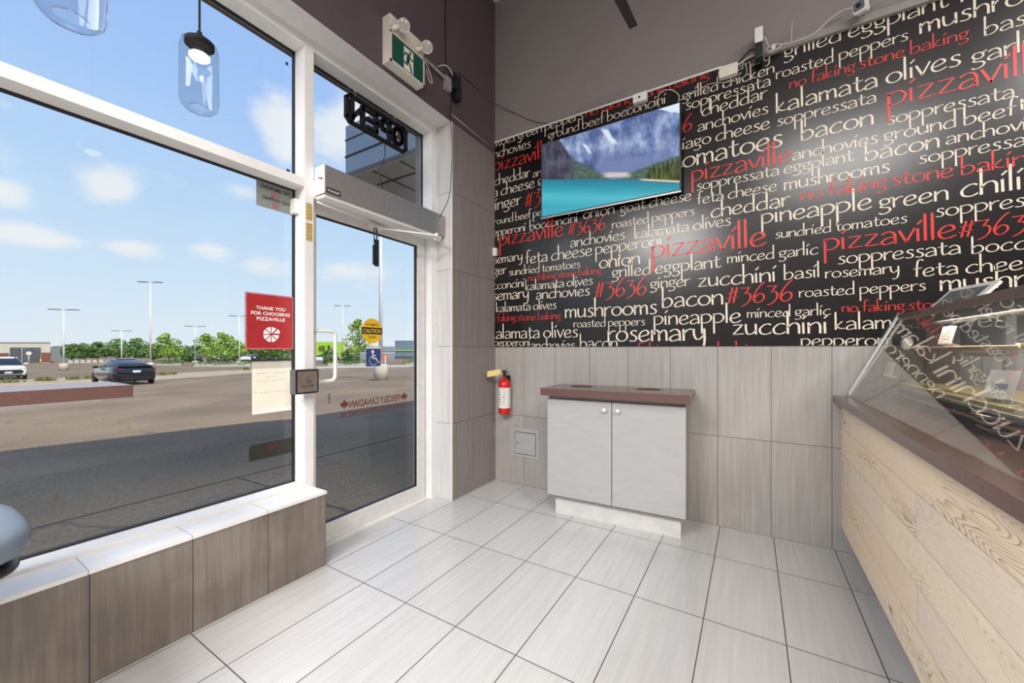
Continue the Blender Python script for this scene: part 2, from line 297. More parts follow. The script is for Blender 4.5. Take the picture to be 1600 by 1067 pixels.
    # joints
    dj = math_node(N, L, 'MULTIPLY', math_node(N, L, 'MINIMUM', fv, math_node(N, L, 'SUBTRACT', 1.0, fv)), PH)
    du = math_node(N, L, 'MULTIPLY', math_node(N, L, 'MINIMUM', fu, math_node(N, L, 'SUBTRACT', 1.0, fu)), 1.25)
    dd = math_node(N, L, 'MINIMUM', dj, du)
    gm = N.new('ShaderNodeMapRange'); gm.inputs[1].default_value = 0.0004; gm.inputs[2].default_value = 0.0014; L.new(dd, gm.inputs[0])
    m4 = N.new('ShaderNodeMixRGB'); L.new(gm.outputs[0], m4.inputs[0]); m4.inputs[1].default_value = (0.28, 0.19, 0.13, 1); L.new(m3.outputs[0], m4.inputs[2])
    L.new(m4.outputs[0], b.inputs['Base Color']); b.inputs['Roughness'].default_value = 0.55
wood_mat()

def asphalt_mat():
    m, N, L, b = nmat('asphalt')
    tc = N.new('ShaderNodeTexCoord')
    n1 = N.new('ShaderNodeTexNoise'); n1.inputs['Scale'].default_value = 0.35; n1.inputs['Detail'].default_value = 6; L.new(tc.outputs['Object'], n1.inputs['Vector'])
    n2 = N.new('ShaderNodeTexNoise'); n2.inputs['Scale'].default_value = 38; n2.inputs['Detail'].default_value = 5; L.new(tc.outputs['Object'], n2.inputs['Vector'])
    r1 = N.new('ShaderNodeValToRGB'); L.new(n1.outputs[0], r1.inputs[0]); e = r1.color_ramp.elements
    e[0].position = 0.30; e[0].color = (0.150, 0.104, 0.064, 1); e[1].position = 0.7; e[1].color = (0.270, 0.192, 0.118, 1)
    r2 = N.new('ShaderNodeMapRange'); r2.inputs[1].default_value = 0.25; r2.inputs[2].default_value = 0.75; r2.inputs[3].default_value = 0.62; r2.inputs[4].default_value = 1.35; L.new(n2.outputs[0], r2.inputs[0])
    mx = N.new('ShaderNodeMixRGB'); mx.blend_type = 'MULTIPLY'; mx.inputs[0].default_value = 1.0; L.new(r1.outputs[0], mx.inputs[1]); L.new(r2.outputs[0], mx.inputs[2])
    # cracks
    vo = N.new('ShaderNodeTexVoronoi'); vo.feature = 'DISTANCE_TO_EDGE'; vo.inputs['Scale'].default_value = 0.16
    nd = N.new('ShaderNodeTexNoise'); nd.inputs['Scale'].default_value = 0.9; nd.inputs['Detail'].default_value = 5; L.new(tc.outputs['Object'], nd.inputs['Vector'])
    va = N.new('ShaderNodeVectorMath'); va.operation = 'MULTIPLY_ADD'; L.new(nd.outputs['Color'], va.inputs[0]); va.inputs[1].default_value = (2.2, 2.2, 0); L.new(tc.outputs['Object'], va.inputs[2]); L.new(va.outputs[0], vo.inputs['Vector'])
    cr = N.new('ShaderNodeMapRange'); cr.inputs[1].default_value = 0.0; cr.inputs[2].default_value = 0.006; L.new(vo.outputs['Distance'], cr.inputs[0])
    m2 = N.new('ShaderNodeMixRGB'); L.new(cr.outputs[0], m2.inputs[0]); m2.inputs[1].default_value = (0.09, 0.08, 0.07, 1); L.new(mx.outputs[0], m2.inputs[2])
    L.new(m2.outputs[0], b.inputs['Base Color']); b.inputs['Roughness'].default_value = 0.92
asphalt_mat()

def lake_mat():
    """television picture: turquoise lake, dark cliff, blue mountains, pines; object X across, Z up (the picture is slanted on the screen as in the photo)"""
    m, N, L, b = nmat('tv_image')
    tc = N.new('ShaderNodeTexCoord'); sp = N.new('ShaderNodeSeparateXYZ'); L.new(tc.outputs['Object'], sp.inputs[0])
    X = math_node(N, L, 'DIVIDE', sp.outputs[0], 1.068); Z0 = math_node(N, L, 'DIVIDE', sp.outputs[2], 0.600)
    Z = math_node(N, L, 'ADD', Z0, math_node(N, L, 'MULTIPLY_ADD', X, 0.40, -0.16))
    cv = N.new('ShaderNodeCombineXYZ'); L.new(X, cv.inputs[0]); L.new(Z, cv.inputs[2])
    def noise(sc, det=5, stretch=(1, 1, 1), rough=0.55):
        mp = N.new('ShaderNodeMapping'); mp.inputs['Scale'].default_value = stretch; L.new(cv.outputs[0], mp.inputs[0])
        n = N.new('ShaderNodeTexNoise'); n.inputs['Scale'].default_value = sc; n.inputs['Detail'].default_value = det; n.inputs['Roughness'].default_value = rough; L.new(mp.outputs[0], n.inputs['Vector']); return n.outputs[0]
    def ramp(v, pts):
        r = N.new('ShaderNodeValToRGB'); L.new(v, r.inputs[0]); e = r.color_ramp.elements
        e[0].position, e[0].color = pts[0][0], (*pts[0][1], 1); e[1].position, e[1].color = pts[-1][0], (*pts[-1][1], 1)
        for p, c in pts[1:-1]: q = e.new(p); q.color = (*c, 1)
        return r.outputs[0]
    def step(v, a, bb):
        r = N.new('ShaderNodeMapRange'); r.inputs[1].default_value = min(a, bb); r.inputs[2].default_value = max(a, bb)
        if a > bb: r.inputs[3].default_value = 1; r.inputs[4].default_value = 0
        L.new(v, r.inputs[0]); return r.outputs[0]
    def mix(f, a, bb):
        n = N.new('ShaderNodeMixRGB'); L.new(f, n.inputs[0])
        for i, v in ((1, a), (2, bb)):
            if isinstance(v, tuple): n.inputs[i].default_value = (*v, 1)
            else: L.new(v, n.inputs[i])
        return n.outputs[0]
    mul = lambda *a: a[0] if len(a) == 1 else math_node(N, L, 'MULTIPLY', a[0], mul(*a[1:]))
    lin = lambda kx, kz, c: math_node(N, L, 'ADD', math_node(N, L, 'MULTIPLY', X, kx), math_node(N, L, 'MULTIPLY_ADD', Z, kz, c))
    wob = lambda sc, amp, det=4, st=(1, 1, 1): math_node(N, L, 'MULTIPLY', math_node(N, L, 'SUBTRACT', noise(sc, det, st), 0.5), amp)
    add = lambda a, c: math_node(N, L, 'ADD', a, c)
    # ridged rock: slanting streaks over broad light and dark faces
    rot = N.new('ShaderNodeMapping'); rot.inputs['Rotation'].default_value = (0, 0.75, 0); rot.inputs['Scale'].default_value = (9, 1, 2.2); L.new(cv.outputs[0], rot.inputs[0])
    nr = N.new('ShaderNodeTexNoise'); nr.inputs['Scale'].default_value = 1.4; nr.inputs['Detail'].default_value = 8; nr.inputs['Roughness'].default_value = .65; L.new(rot.outputs[0], nr.inputs['Vector'])
    rock = add(math_node(N, L, 'MULTIPLY', nr.outputs[0], 0.55), math_node(N, L, 'MULTIPLY', noise(4.2, 6, (1, 1, .8)), 0.45))
    col = ramp(rock, ((0.38, (0.040, 0.070, 0.18)), (0.46, (0.10, 0.15, 0.33)), (0.53, (0.22, 0.29, 0.50)), (0.60, (0.42, 0.50, 0.70))))
    # paler scree on the lower slopes
    col = mix(mul(step(add(Z, wob(6, .2)), .74, .58), step(X, .40, .5)), col, (0.17, 0.22, 0.42))
    # snow chutes
    for x0, k, z_lo, z_hi, w in ((.494, .40, .78, 1.02, .030), (.343, .36, .68, .85, .016)):
        dist = add(math_node(N, L, 'ABSOLUTE', lin(1.0, k, -x0-k*(1.0 if x0 > .4 else .83))), wob(11, .05))
        col = mix(mul(step(dist, w, w*.35), step(Z, z_lo, z_lo+.05), step(Z, z_hi, z_hi-.05)), col, (0.70, 0.78, 0.92))
    # bright sky in the far corner behind a ridge
    col = mix(step(add(lin(.45, 1.0, 0.0), wob(14, .10)), 1.56, 1.58), col, (0.72, 0.86, 0.98))
    # dark cliff at the left
    cl = step(add(lin(1.0, .386, -.157-.386*.89), wob(13, .05, 5)), 0.01, -0.01)
    cliff = ramp(noise(9, 8, (1.6, 1, 0.5), 0.68), ((0.34, (0.020, 0.022, 0.040)), (0.50, (0.060, 0.062, 0.095)), (0.66, (0.13, 0.13, 0.19))))
    col = mix(cl, col, cliff)
    green = ramp(noise(30, 4), ((0.35, (0.045, 0.080, 0.085)), (0.65, (0.12, 0.19, 0.13))))
    col = mix(mul(step(add(lin(-.95, -1.0, .65+.95*.25), wob(26, .05)), -.01, .02), step(X, .22, .30), step(X, .56, .50)), col, green)
    col = mix(mul(step(add(lin(.6, -1.0, .428-.6*.645), wob(26, .05)), -.01, .02), step(X, .60, .66)), col, green)
    col = mix(mul(step(X, .48, .53), step(X, .70, .65), step(add(Z, wob(12, .04)), .37, .39), step(add(Z, wob(12, .04)), .46, .43)), col, (0.62, 0.58, 0.53))
    # pines
    spike = math_node(N, L, 'MULTIPLY', math_node(N, L, 'PINGPONG', math_node(N, L, 'MULTIPLY', X, 34.0), 0.5), 0.16)
    pine = step(add(add(lin(.62, -1.0, .43-.62*.79), spike), wob(16, .22, 2, (1, 1, 0))), 0.0, 0.015)
    col = mix(mul(pine, step(X, .785, .80)), col, ramp(noise(20, 3, (3, 1, 0.35)), ((0.35, (0.010, 0.026, 0.010)), (0.65, (0.12, 0.14, 0.03)))))
    # water, paler near the viewer, dark along the shore
    wat = ramp(add(Z, wob(5, .10, 5, (1, 1, 9))), ((0.0, (0.05, 0.40, 0.50)), (0.12, (0.085, 0.50, 0.58)), (0.24, (0.03, 0.33, 0.43)), (0.35, (0.022, 0.20, 0.30))))
    shore = step(lin(-.0, 1.0, -.36), .004, -.004)
    wr = step(add(lin(.10, 1.0, -.345-.078), wob(20, .01)), .004, -.004)
    col = mix(mul(shore, step(X, .80, .78)), col, wat)
    col = mix(mul(wr, step(X, .74, .76)), col, wat)
    band = math_node(N, L, 'ABSOLUTE', lin(.10, 1.0, -.352-.078))
    col = mix(mul(step(band, .016, .008), step(X, .74, .78)), col, (0.66, 0.56, 0.42))
    b.inputs['Base Color'].default_value = (0.005, 0.005, 0.006, 1); b.inputs['Roughness'].default_value = 0.4; b.inputs['Specular IOR Level'].default_value = 0.15
    L.new(col, b.inputs['Emission Color']); b.inputs['Emission Strength'].default_value = 1.0
lake_mat()

# ------------------------------------------------------------------ mesh helpers
def tagobj(o, label=None, cat=None, group=None, kind=None):
    if label: o['label'] = label
    if cat: o['category'] = cat
    if group: o['group'] = group
    if kind: o['kind'] = kind
    return o
def thing(name, loc, label, cat, group=None, rz=0.0):
    o = bpy.data.objects.new(name, None); COL.objects.link(o); o.location = loc; o.rotation_euler = (0, 0, rz)
    o.empty_display_size = 0.1
    return tagobj(o, label, cat, group)
def worldpos(o):
    v = Vector(o.location)
    if o.parent: v += worldpos(o.parent)
    return v
class MB:
    def __init__(s): s.v = []; s.f = []; s.mi = []; s.sm = []
    def add(s, verts, faces, mi=0, smooth=False):
        b = len(s.v); s.v += [tuple(v) for v in verts]
        for f in faces: s.f.append([b+i for i in f]); s.mi.append(mi); s.sm.append(smooth)
        return s
    def box(s, x0, x1, y0, y1, z0, z1, mi=0, bev=0.0):
        if x0 > x1: x0, x1 = x1, x0
        if y0 > y1: y0, y1 = y1, y0
        if z0 > z1: z0, z1 = z1, z0
        if bev <= 0:
            v = [(x, y, z) for x in (x0, x1) for y in (y0, y1) for z in (z0, z1)]
            return s.add(v, [(0, 1, 3, 2), (4, 6, 7, 5), (0, 4, 5, 1), (2, 3, 7, 6), (0, 2, 6, 4), (1, 5, 7, 3)], mi)
        bm = bmesh.new(); bmesh.ops.create_cube(bm, size=1)
        for q in bm.verts: q.co = Vector((x0+(q.co.x+.5)*(x1-x0), y0+(q.co.y+.5)*(y1-y0), z0+(q.co.z+.5)*(z1-z0)))
        bmesh.ops.bevel(bm, geom=list(bm.edges), offset=bev, segments=2, profile=0.7, affect='EDGES')
        return s.addbm(bm, mi)
    def addbm(s, bm, mi=0, smooth=False, mtx=None):
        bm.verts.index_update()
        vs = [(mtx @ v.co) if mtx else v.co.copy() for v in bm.verts]
        s.add(vs, [[v.index for v in f.verts] for f in bm.faces], mi, smooth); bm.free(); return s
    def tube(s, pts, r, n=8, mi=0, cap=True, smooth=True):
        pts = [Vector(p) for p in pts]; rs = r if isinstance(r, (list, tuple)) else [r]*len(pts)
        rings = []; up = None
        for i, p in enumerate(pts):
            t = (pts[min(i+1, len(pts)-1)]-pts[max(i-1, 0)]).normalized()
            if up is None: up = Vector((0, 0, 1)) if abs(t.z) < 0.9 else Vector((1, 0, 0))
            a = t.cross(up)
            if a.length < 1e-5: a = t.orthogonal()
            a.normalize(); up = a.cross(t).normalized()
            rings.append([p+rs[i]*(math.cos(2*math.pi*k/n)*a+math.sin(2*math.pi*k/n)*up) for k in range(n)])
        v = [q for r_ in rings for q in r_]; f = []
        for i in range(len(rings)-1):
            for k in range(n): f.append((i*n+k, i*n+(k+1) % n, (i+1)*n+(k+1) % n, (i+1)*n+k))
        if cap: f.append(tuple(range(n))[::-1]); f.append(tuple((len(rings)-1)*n+k for k in range(n)))
        return s.add(v, f, mi, smooth)
    def cyl(s, p0, p1, r, n=20, mi=0, smooth=True):
        s.tube([p0, p1], r, n, mi, False, smooth)
        b = len(s.v)-2*n
        s.f.append([b+k for k in range(n)][::-1]); s.mi.append(mi); s.sm.append(False)
        s.f.append([b+n+k for k in range(n)]); s.mi.append(mi); s.sm.append(False); return s
    def lathe(s, prof, c, n=28, mi=0, axis=Vector((0, 0, 1)), smooth=True):
        axis = Vector(axis).normalized(); a = axis.orthogonal().normalized(); b2 = axis.cross(a); c = Vector(c); v = []; f = []
        for r, h in prof:
            for k in range(n):
                an = 2*math.pi*k/n; v.append(c+axis*h+r*(math.cos(an)*a+math.sin(an)*b2))
        for i in range(len(prof)-1):
            for k in range(n): f.append((i*n+k, i*n+(k+1) % n, (i+1)*n+(k+1) % n, (i+1)*n+k))
        return s.add(v, f, mi, smooth)
    def prism(s, poly, o, u, w, d, mi=0):
        """poly in (u,w) plane at o, extruded by vector d"""
        o, u, w, d = Vector(o), Vector(u), Vector(w), Vector(d); n = len(poly)
        A = [o+u*p[0]+w*p[1] for p in poly]; v = A+[p+d for p in A]
        f = [tuple(range(n))[::-1], tuple(range(n, 2*n))]+[(i, (i+1) % n, n+(i+1) % n, n+i) for i in range(n)]
        return s.add(v, f, mi)
    def text(s, st, o, u, w, width=None, height=None, mi=0, center=True):
        """lettering of the default font on the plane (u right, w up); o = baseline centre"""
        vs, fs = text_mesh(st); xs = [v[0] for v in vs]; x0, x1 = min(xs), max(xs); sc = (width/(x1-x0)) if width else None
        sy = height/0.73 if height else sc
        if sc is None: sc = sy
        o, u, w = Vector(o), Vector(u), Vector(w); cx = (x0+x1)/2 if center else x0
        return s.add([o+u*((a-cx)*sc)+w*(b_*sy) for a, b_ in vs], fs, mi)
    def build(s, name, mats, parent=None, local=False, origin=None):
        if not isinstance(mats, (list, tuple)): mats = [mats]
        if local: off = Vector((0, 0, 0))
        elif parent: off = worldpos(parent)
        elif origin is not None: off = Vector(origin)
        else: off = Vector((0, 0, 0))
        me = bpy.data.meshes.new(name); me.from_pydata([Vector(v)-off for v in s.v], [], s.f); 
        for m in mats: me.materials.append(M[m] if isinstance(m, str) else m)
        me.polygons.foreach_set('material_index', s.mi); me.polygons.foreach_set('use_smooth', s.sm); me.update()
        bm = bmesh.new(); bm.from_mesh(me); bmesh.ops.recalc_face_normals(bm, faces=bm.faces); bm.to_mesh(me); bm.free()
        o = bpy.data.objects.new(name, me); COL.objects.link(o)
        if parent: o.parent = parent
        elif not local: o.location = off
        return o
_tc = {}
def text_mesh(st):
    if st not in _tc:
        cu = bpy.data.curves.new('t', 'FONT'); cu.body = st; cu.resolution_u = 3; cu.offset = 0.02; ob = bpy.data.objects.new('t', cu); COL.objects.link(ob)
        dg = bpy.context.evaluated_depsgraph_get(); me = ob.evaluated_get(dg).to_mesh()
        _tc[st] = ([(v.co.x, v.co.y) for v in me.vertices], [tuple(p.vertices) for p in me.polygons])
        ob.evaluated_get(dg).to_mesh_clear(); bpy.data.objects.remove(ob); bpy.data.curves.remove(cu)
    return _tc[st]
def struct(o): o['kind'] = 'structure'; return o
X_, Y_, Z_ = Vector((1, 0, 0)), Vector((0, 1, 0)), Vector((0, 0, 1))
YW0 = -5.0       # rear end of the room
# ------------------------------------------------------------------ the room
struct(MB().box(-2.4, 4.2, YW0, YB+0.15, -0.12, 0.0).build('floor', 'floor_tile'))
struct(MB().box(-2.4, 4.2, YW0, YB+0.15, CEIL, CEIL+0.15).build('ceiling', 'ceiling_paint'))
b = MB().box(-2.4, 4.2, YB, YB+0.15, 0, 1.223, 0); b.box(-2.4, 4.2, YB, YB+0.15, 1.223, CEIL, 1)
struct(b.build('wall_back', ['back_tile', 'purple_paint_lit']))
struct(MB().box(4.2, 4.35, YW0, YB+0.15, -0.12, CEIL).build('wall_right', 'plain_wall'))
struct(MB().box(-2.4, 4.35, YW0-0.15, YW0, -0.12, CEIL).build('wall_front', 'plain_wall'))
# left wall: low wall, header, corner return
b = MB().box(-2.4, XL, YW0, 1.315, 0.0, 0.397, 0)
b.box(-2.42, XL, YW0, YB, 3.0, CEIL+0.2, 1)
b.box(-2.42, XL, 2.392, YB, 0.0, 3.0, 2)
struct(b.build('wall_left', ['side_tile', 'purple_paint', 'stub_tile']))
struct(MB().prism([(YW0, 4.6), (3.14, 4.6), (3.14, 4.2), (5.6, 4.2), (5.01, 4.67), (3.56, 6.02), (2.18, 6.94), (0.28, 7.47), (-1.08, 7.85), (YW0, 7.9)], (-2.42, 0, 0), Y_, Z_, X_*.2).build('shadow_casting_parapet', 'fascia_blue'))  # unseen wall, its slope shaped to throw the shadow edge on the car park
struct(MB().box(-2.215, XL-0.001, 2.388, 2.392, 0.0, 2.999).build('wall_left_reveal', 'reveal_tile_lit'))
struct(MB().box(XF-0.02, XL-0.004, YW0, 2.39, 2.996, 3.0).build('trim_1', 'soffit_white'))
struct(MB().box(XL-0.004, XL+0.004, 2.383, 2.394, 0.0, 3.0).build('trim_2', 'white_plastic'))
struct(MB().box(-2.30, XL+0.006, YW0, 1.318, 0.397, 0.413).build('trim_3', 'sill_stone'))
struct(MB().box(-2.42, XL, YW0, 2.39, CEIL, CEIL+0.05).build('trim_4', 'purple_paint'))
# neighbouring shop walls continuing the front of the building (they throw the long shadow)
b = MB().box(-2.6, 5.0, YB+0.15, 40, -1.0, 4.2); struct(b.build('wall_neighbour_right', 'fascia_blue'))
b = MB().box(-2.6, 5.0, -40, YW0-0.15, -1.0, 5.2); struct(b.build('wall_neighbour_left', 'fascia_blue'))
# storefront frame
def framebox(b, y0, y1, z0, z1, x0=-2.31, x1=XF): b.box(x0, x1, y0, y1, z0, z1, 0, 0.003)
MY0, MY1, DY1 = 1.288, 1.344, 2.330
b = MB()
framebox(b, MY0, MY1, 0.0, 2.996)                     # mullion
framebox(b, YW0, MY0, 0.413, 0.428); framebox(b, YW0, MY0, 2.131, 2.182); framebox(b, YW0, MY0, 2.940, 2.996)
framebox(b, MY1, DY1, 2.940, 2.996); framebox(b, MY1, DY1, 2.085, 2.185); framebox(b, DY1, 2.388, 0.0, 2.996)
framebox(b, YW0, YW0+0.06, 0.428, 2.94)
struct(b.build('trim_5', 'white_frame'))
def gasket(y0, y1, z0, z1):
    g = MB(); w = 0.009; x0, x1 = XG-0.004, XG+0.014
    for a in ((y0, y1, z0, z0+w), (y0, y1, z1-w, z1), (y0, y0+w, z0, z1), (y1-w, y1, z0, z1)): g.box(x0, x1, a[0], a[1], a[2], a[3])
    return g
for n, (y0, y1, z0, z1) in enumerate(((YW0+.06, MY0, 0.428, 2.131), (YW0+.06, MY0, 2.182, 2.940), (MY1, DY1, 2.185, 2.940))):
    w = struct(MB().box(XG-0.004, XG+0.004, y0+.003, y1-.003, z0+.003, z1-.003).build('window_%d' % (n+1), 'window_glass', origin=(XG, (y0+y1)/2, z0)))
    gasket(y0, y1, z0, z1).build('gasket', 'rubber', w)
# door
DX0, DX1 = -2.285, -2.240
door = struct(bpy.data.objects.new('door_1', None)); COL.objects.link(door); door.location = (-2.26, DY1, 0)
b = MB(); b.box(DX0, DX1, MY1+.003, 1.395, 0.012, 2.083, 0, .002); b.box(DX0, DX1, 2.238, DY1-.014, 0.012, 2.083, 0, .002)
b.box(DX0, DX1, 1.395, 2.238, 0.012, 0.122, 0, .002); b.box(DX0, DX1, 1.395, 2.238, 2.018, 2.083, 0, .002)
b.build('door_leaf', 'door_frame', door)
MB().box(-2.266, -2.258, 1.392, 2.241, 0.119, 2.021).build('door_pane', 'window_glass', door)
g = MB(); w = .008
for a in ((1.395, 2.238, .122, .122+w), (1.395, 2.238, 2.018-w, 2.018), (1.395, 1.395+w, .122, 2.018), (2.238-w, 2.238, .122, 2.018)): g.box(-2.272, -2.252, *a)
g.build('door_gasket', 'rubber', door)
pts = [(-2.24, 1.372, 1.318), (-2.205, 1.380, 1.318)]
def fillet(path, r=0.03, n=5):
    path = [Vector(p) for p in path]; out = [path[0]]
    for i in range(1, len(path)-1):
        a, c, d = path[i-1], path[i], path[i+1]; u = (a-c).normalized(); w = (d-c).normalized()
        rr = min(r, (a-c).length*.45, (d-c).length*.45); p0 = c+u*rr; p1 = c+w*rr
        for k in range(n+1): t = k/n; out.append((1-t)**2*p0+2*t*(1-t)*c+t*t*p1)
    out.append(path[-1]); return out
hb = MB(); hb.tube(fillet([(-2.238, 1.374, 1.312), (-2.205, 1.395, 1.312), (-2.200, 1.495, 1.312), (-2.200, 1.495, 1.008), (-2.205, 1.395, 1.008), (-2.238, 1.374, 1.008)], .035), 0.0115, 12)
hb.build('door_pull', 'white_frame', door)
struct(MB().box(-2.30, -2.20, MY1, 2.388, 0.0, 0.011).build('trim_6', 'door_frame'))

# ------------------------------------------------------------------ stroke lettering of the mural
def cat_rom(P, n=6):
    P = [Vector((p[0], p[1])) for p in P]; out = []
    for i in range(len(P)-1):
        p0, p1, p2, p3 = P[max(i-1, 0)], P[i], P[i+1], P[min(i+2, len(P)-1)]
        for k in range(n):
            t = k/n; out.append(0.5*((2*p1)+(p2-p0)*t+(2*p0-5*p1+4*p2-p3)*t*t+(3*p1-p0-3*p2+p3)*t**3))
    out.append(P[-1]); return out
def ell(cx, cy, rx, ry, a0=0, a1=360, tilt=0, n=18):
    o = []
    for k in range(n+1):
        a = math.radians(a0+(a1-a0)*k/n); x, y = rx*math.cos(a), ry*math.sin(a); t = math.radians(tilt)
        o.append((cx+x*math.cos(t)-y*math.sin(t), cy+x*math.sin(t)+y*math.cos(t)))
    return o
GL = {
 'a': (1.08, [('S', [(.08, .80), (.34, .97), (.62, .98), (.84, .78), (.88, .4), (.90, .0)]), ('S', [(.86, .50), (.55, .53), (.22, .38), (.08, .15), (.25, .0), (.55, .04), (.88, .22)])]),
 'b': (1.16, [('L', [(.08, 2.1), (.10, 0)]), ('S', [(.10, .55), (.35, .88), (.72, .92), (.99, .60), (.88, .22), (.5, .0), (.03, .0)])]),
 'c': (1.08, [('S', [(.98, .86), (.76, .97), (.42, .86), (.12, .50), (.2, .12), (.52, .0), (.80, .06), (1.03, .2)])]),
 'd': (1.22, [('L', [(.98, 2.1), (1.0, 0)]), ('S', [(.98, .72), (.72, .93), (.32, .80), (.08, .40), (.24, .04), (.6, .03), (1.0, .18)])]),
 'e': (1.10, [('S', [(.10, .40), (.55, .50), (.88, .66), (.80, .92), (.52, .97), (.2, .75), (.08, .38), (.24, .06), (.58, .0), (1.02, .2)])]),
 'f': (0.80, [('S', [(.86, 1.88), (.66, 2.02), (.42, 1.9), (.32, 1.4), (.31, .7), (.30, 0)]), ('L', [(.0, .93), (.74, 1.03)])]),
 'g': (1.04, [('L', ell(.46, .70, .36, .30)), ('L', [(.74, .92), (1.04, 1.08)]), ('S', [(.30, .42), (.14, .24), (.32, .12), (.72, .06), (.88, -.18), (.68, -.45), (.28, -.56), (.02, -.42)])]),
 'h': (1.12, [('L', [(.09, 2.1), (.12, 0)]), ('S', [(.12, .58), (.40, .90), (.72, .97), (.92, .75), (.94, .4), (.95, 0)])]),
 'i': (0.42, [('L', [(.12, 1.0), (.15, 0)]), ('L', [(.08, 1.32), (.36, 1.62)])]),
 'k': (1.02, [('L', [(.08, 2.1), (.11, 0)]), ('L', [(.72, .97), (.14, .40)]), ('S', [(.14, .46), (.42, .20), (.72, .12), (.96, .16)])]),
 'l': (0.40, [('L', [(.10, 2.1), (.14, 0)])]),
 'm': (1.52, [('L', [(.09, 1.0), (.11, 0)]), ('S', [(.11, .60), (.32, .88), (.52, .95), (.68, .78), (.70, .4), (.71, 0)]), ('S', [(.70, .58), (.92, .86), (1.14, .95), (1.30, .76), (1.32, .4), (1.34, 0)])]),
 'n': (1.10, [('L', [(.09, 1.0), (.11, 0)]), ('S', [(.11, .60), (.38, .88), (.68, .97), (.88, .78), (.91, .4), (.92, 0)])]),
 'o': (1.20, [('L', ell(.58, .48, .50, .46, 90, 450, 14))]),
 'p': (1.16, [('L', [(.09, 1.0), (.13, -1.08)]), ('S', [(.05, .80), (.38, .99), (.76, .95), (1.01, .65), (.88, .26), (.5, .06), (.12, .10)])]),
 'r': (0.80, [('L', [(.09, 1.0), (.12, 0)]), ('S', [(.12, .58), (.34, .86), (.56, .98), (.80, .96)])]),
 's': (0.86, [('S', [(.74, .88), (.52, .99), (.26, .88), (.28, .66), (.60, .46), (.70, .22), (.48, .02), (.06, .06)])]),
 't': (0.84, [('S', [(.34, 1.45), (.34, .9), (.34, .35), (.44, .05), (.66, .06), (.86, .2)]), ('L', [(.0, .92), (.78, 1.03)])]),
 'u': (1.12, [('S', [(.10, 1.0), (.11, .5), (.20, .12), (.42, .03), (.70, .14), (.90, .42)]), ('L', [(.90, 1.0), (.93, 0)])]),
 'v': (0.98, [('L', [(.03, 1.0), (.46, .0)]), ('L', [(.44, .0), (.94, 1.08)])]),
 'y': (1.10, [('S', [(.10, 1.0), (.12, .5), (.30, .14), (.58, .16), (.88, .5)]), ('S', [(.90, 1.0), (.93, .2), (.84, -.5), (.56, -.82), (.28, -.74)])]),
 'z': (1.04, [('L', [(.06, .92), (.88, .97)]), ('L', [(.88, .97), (.08, .03)]), ('L', [(.08, .03), (.98, .09)])]),
 '#': (1.25, [('L', [(.58, 1.75), (.22, .1)]), ('L', [(1.0, 1.75), (.66, .1)]), ('L', [(.14, 1.15), (1.16, 1.35)]), ('L', [(.02, .60), (1.04, .78)])]),
 '3': (1.15, [('S', [(.10, 1.62), (.5, 1.60), (.92, 1.68)]), ('L', [(.92, 1.68), (.48, 1.02)]), ('S', [(.44, 1.0), (.76, 1.04), (.98, .78), (.90, .30), (.55, -.12), (.12, -.32)])]),
 '6': (1.18, [('S', [(1.10, 2.12), (.70, 1.75), (.30, 1.15), (.10, .55), (.26, .08), (.62, .02), (.96, .32), (1.0, .70), (.72, .92), (.38, .74), (.16, .42)])]),
 '.': (0.34, [('L', [(.08, .06), (.24, .06)])]),
 ' ': (0.46, []),
}
def word_strokes(st, thin=0.085, thick=0.175):
    """returns quads in x-height units, per-character x positions"""
    V = []; F = []; xs = []; x = 0.0
    for ch in st:
        adv, strokes = GL[ch]; xs.append(x)
        for kind, P in strokes:
            P = cat_rom(P) if kind == 'S' else [Vector((p[0], p[1])) for p in P]
            if kind == 'L' and len(P) == 2: P = [P[0].lerp(P[1], k/4) for k in range(5)]
            n = len(P); b0 = len(V)
            for i, p in enumerate(P):
                t = (P[min(i+1, n-1)]-P[max(i-1, 0)]).normalized(); nn = Vector((-t.y, t.x))
                w = thin+(thick-thin)*abs(t.y)**1.3
                if t.y*t.x > 0 and abs(t.x) > .35: w *= 0.80
                w *= random.uniform(.92, 1.08)*.5
                if i in (0, n-1) and kind == 'S': w *= .85
                V.append((x+p.x+nn.x*w, p.y+nn.y*w)); V.append((x+p.x-nn.x*w, p.y-nn.y*w))
            for i in range(n-1): F.append((b0+2*i, b0+2*i+1, b0+2*i+3, b0+2*i+2))
        x += adv
    xs.append(x); return V, F, xs
R, C = 1, 0
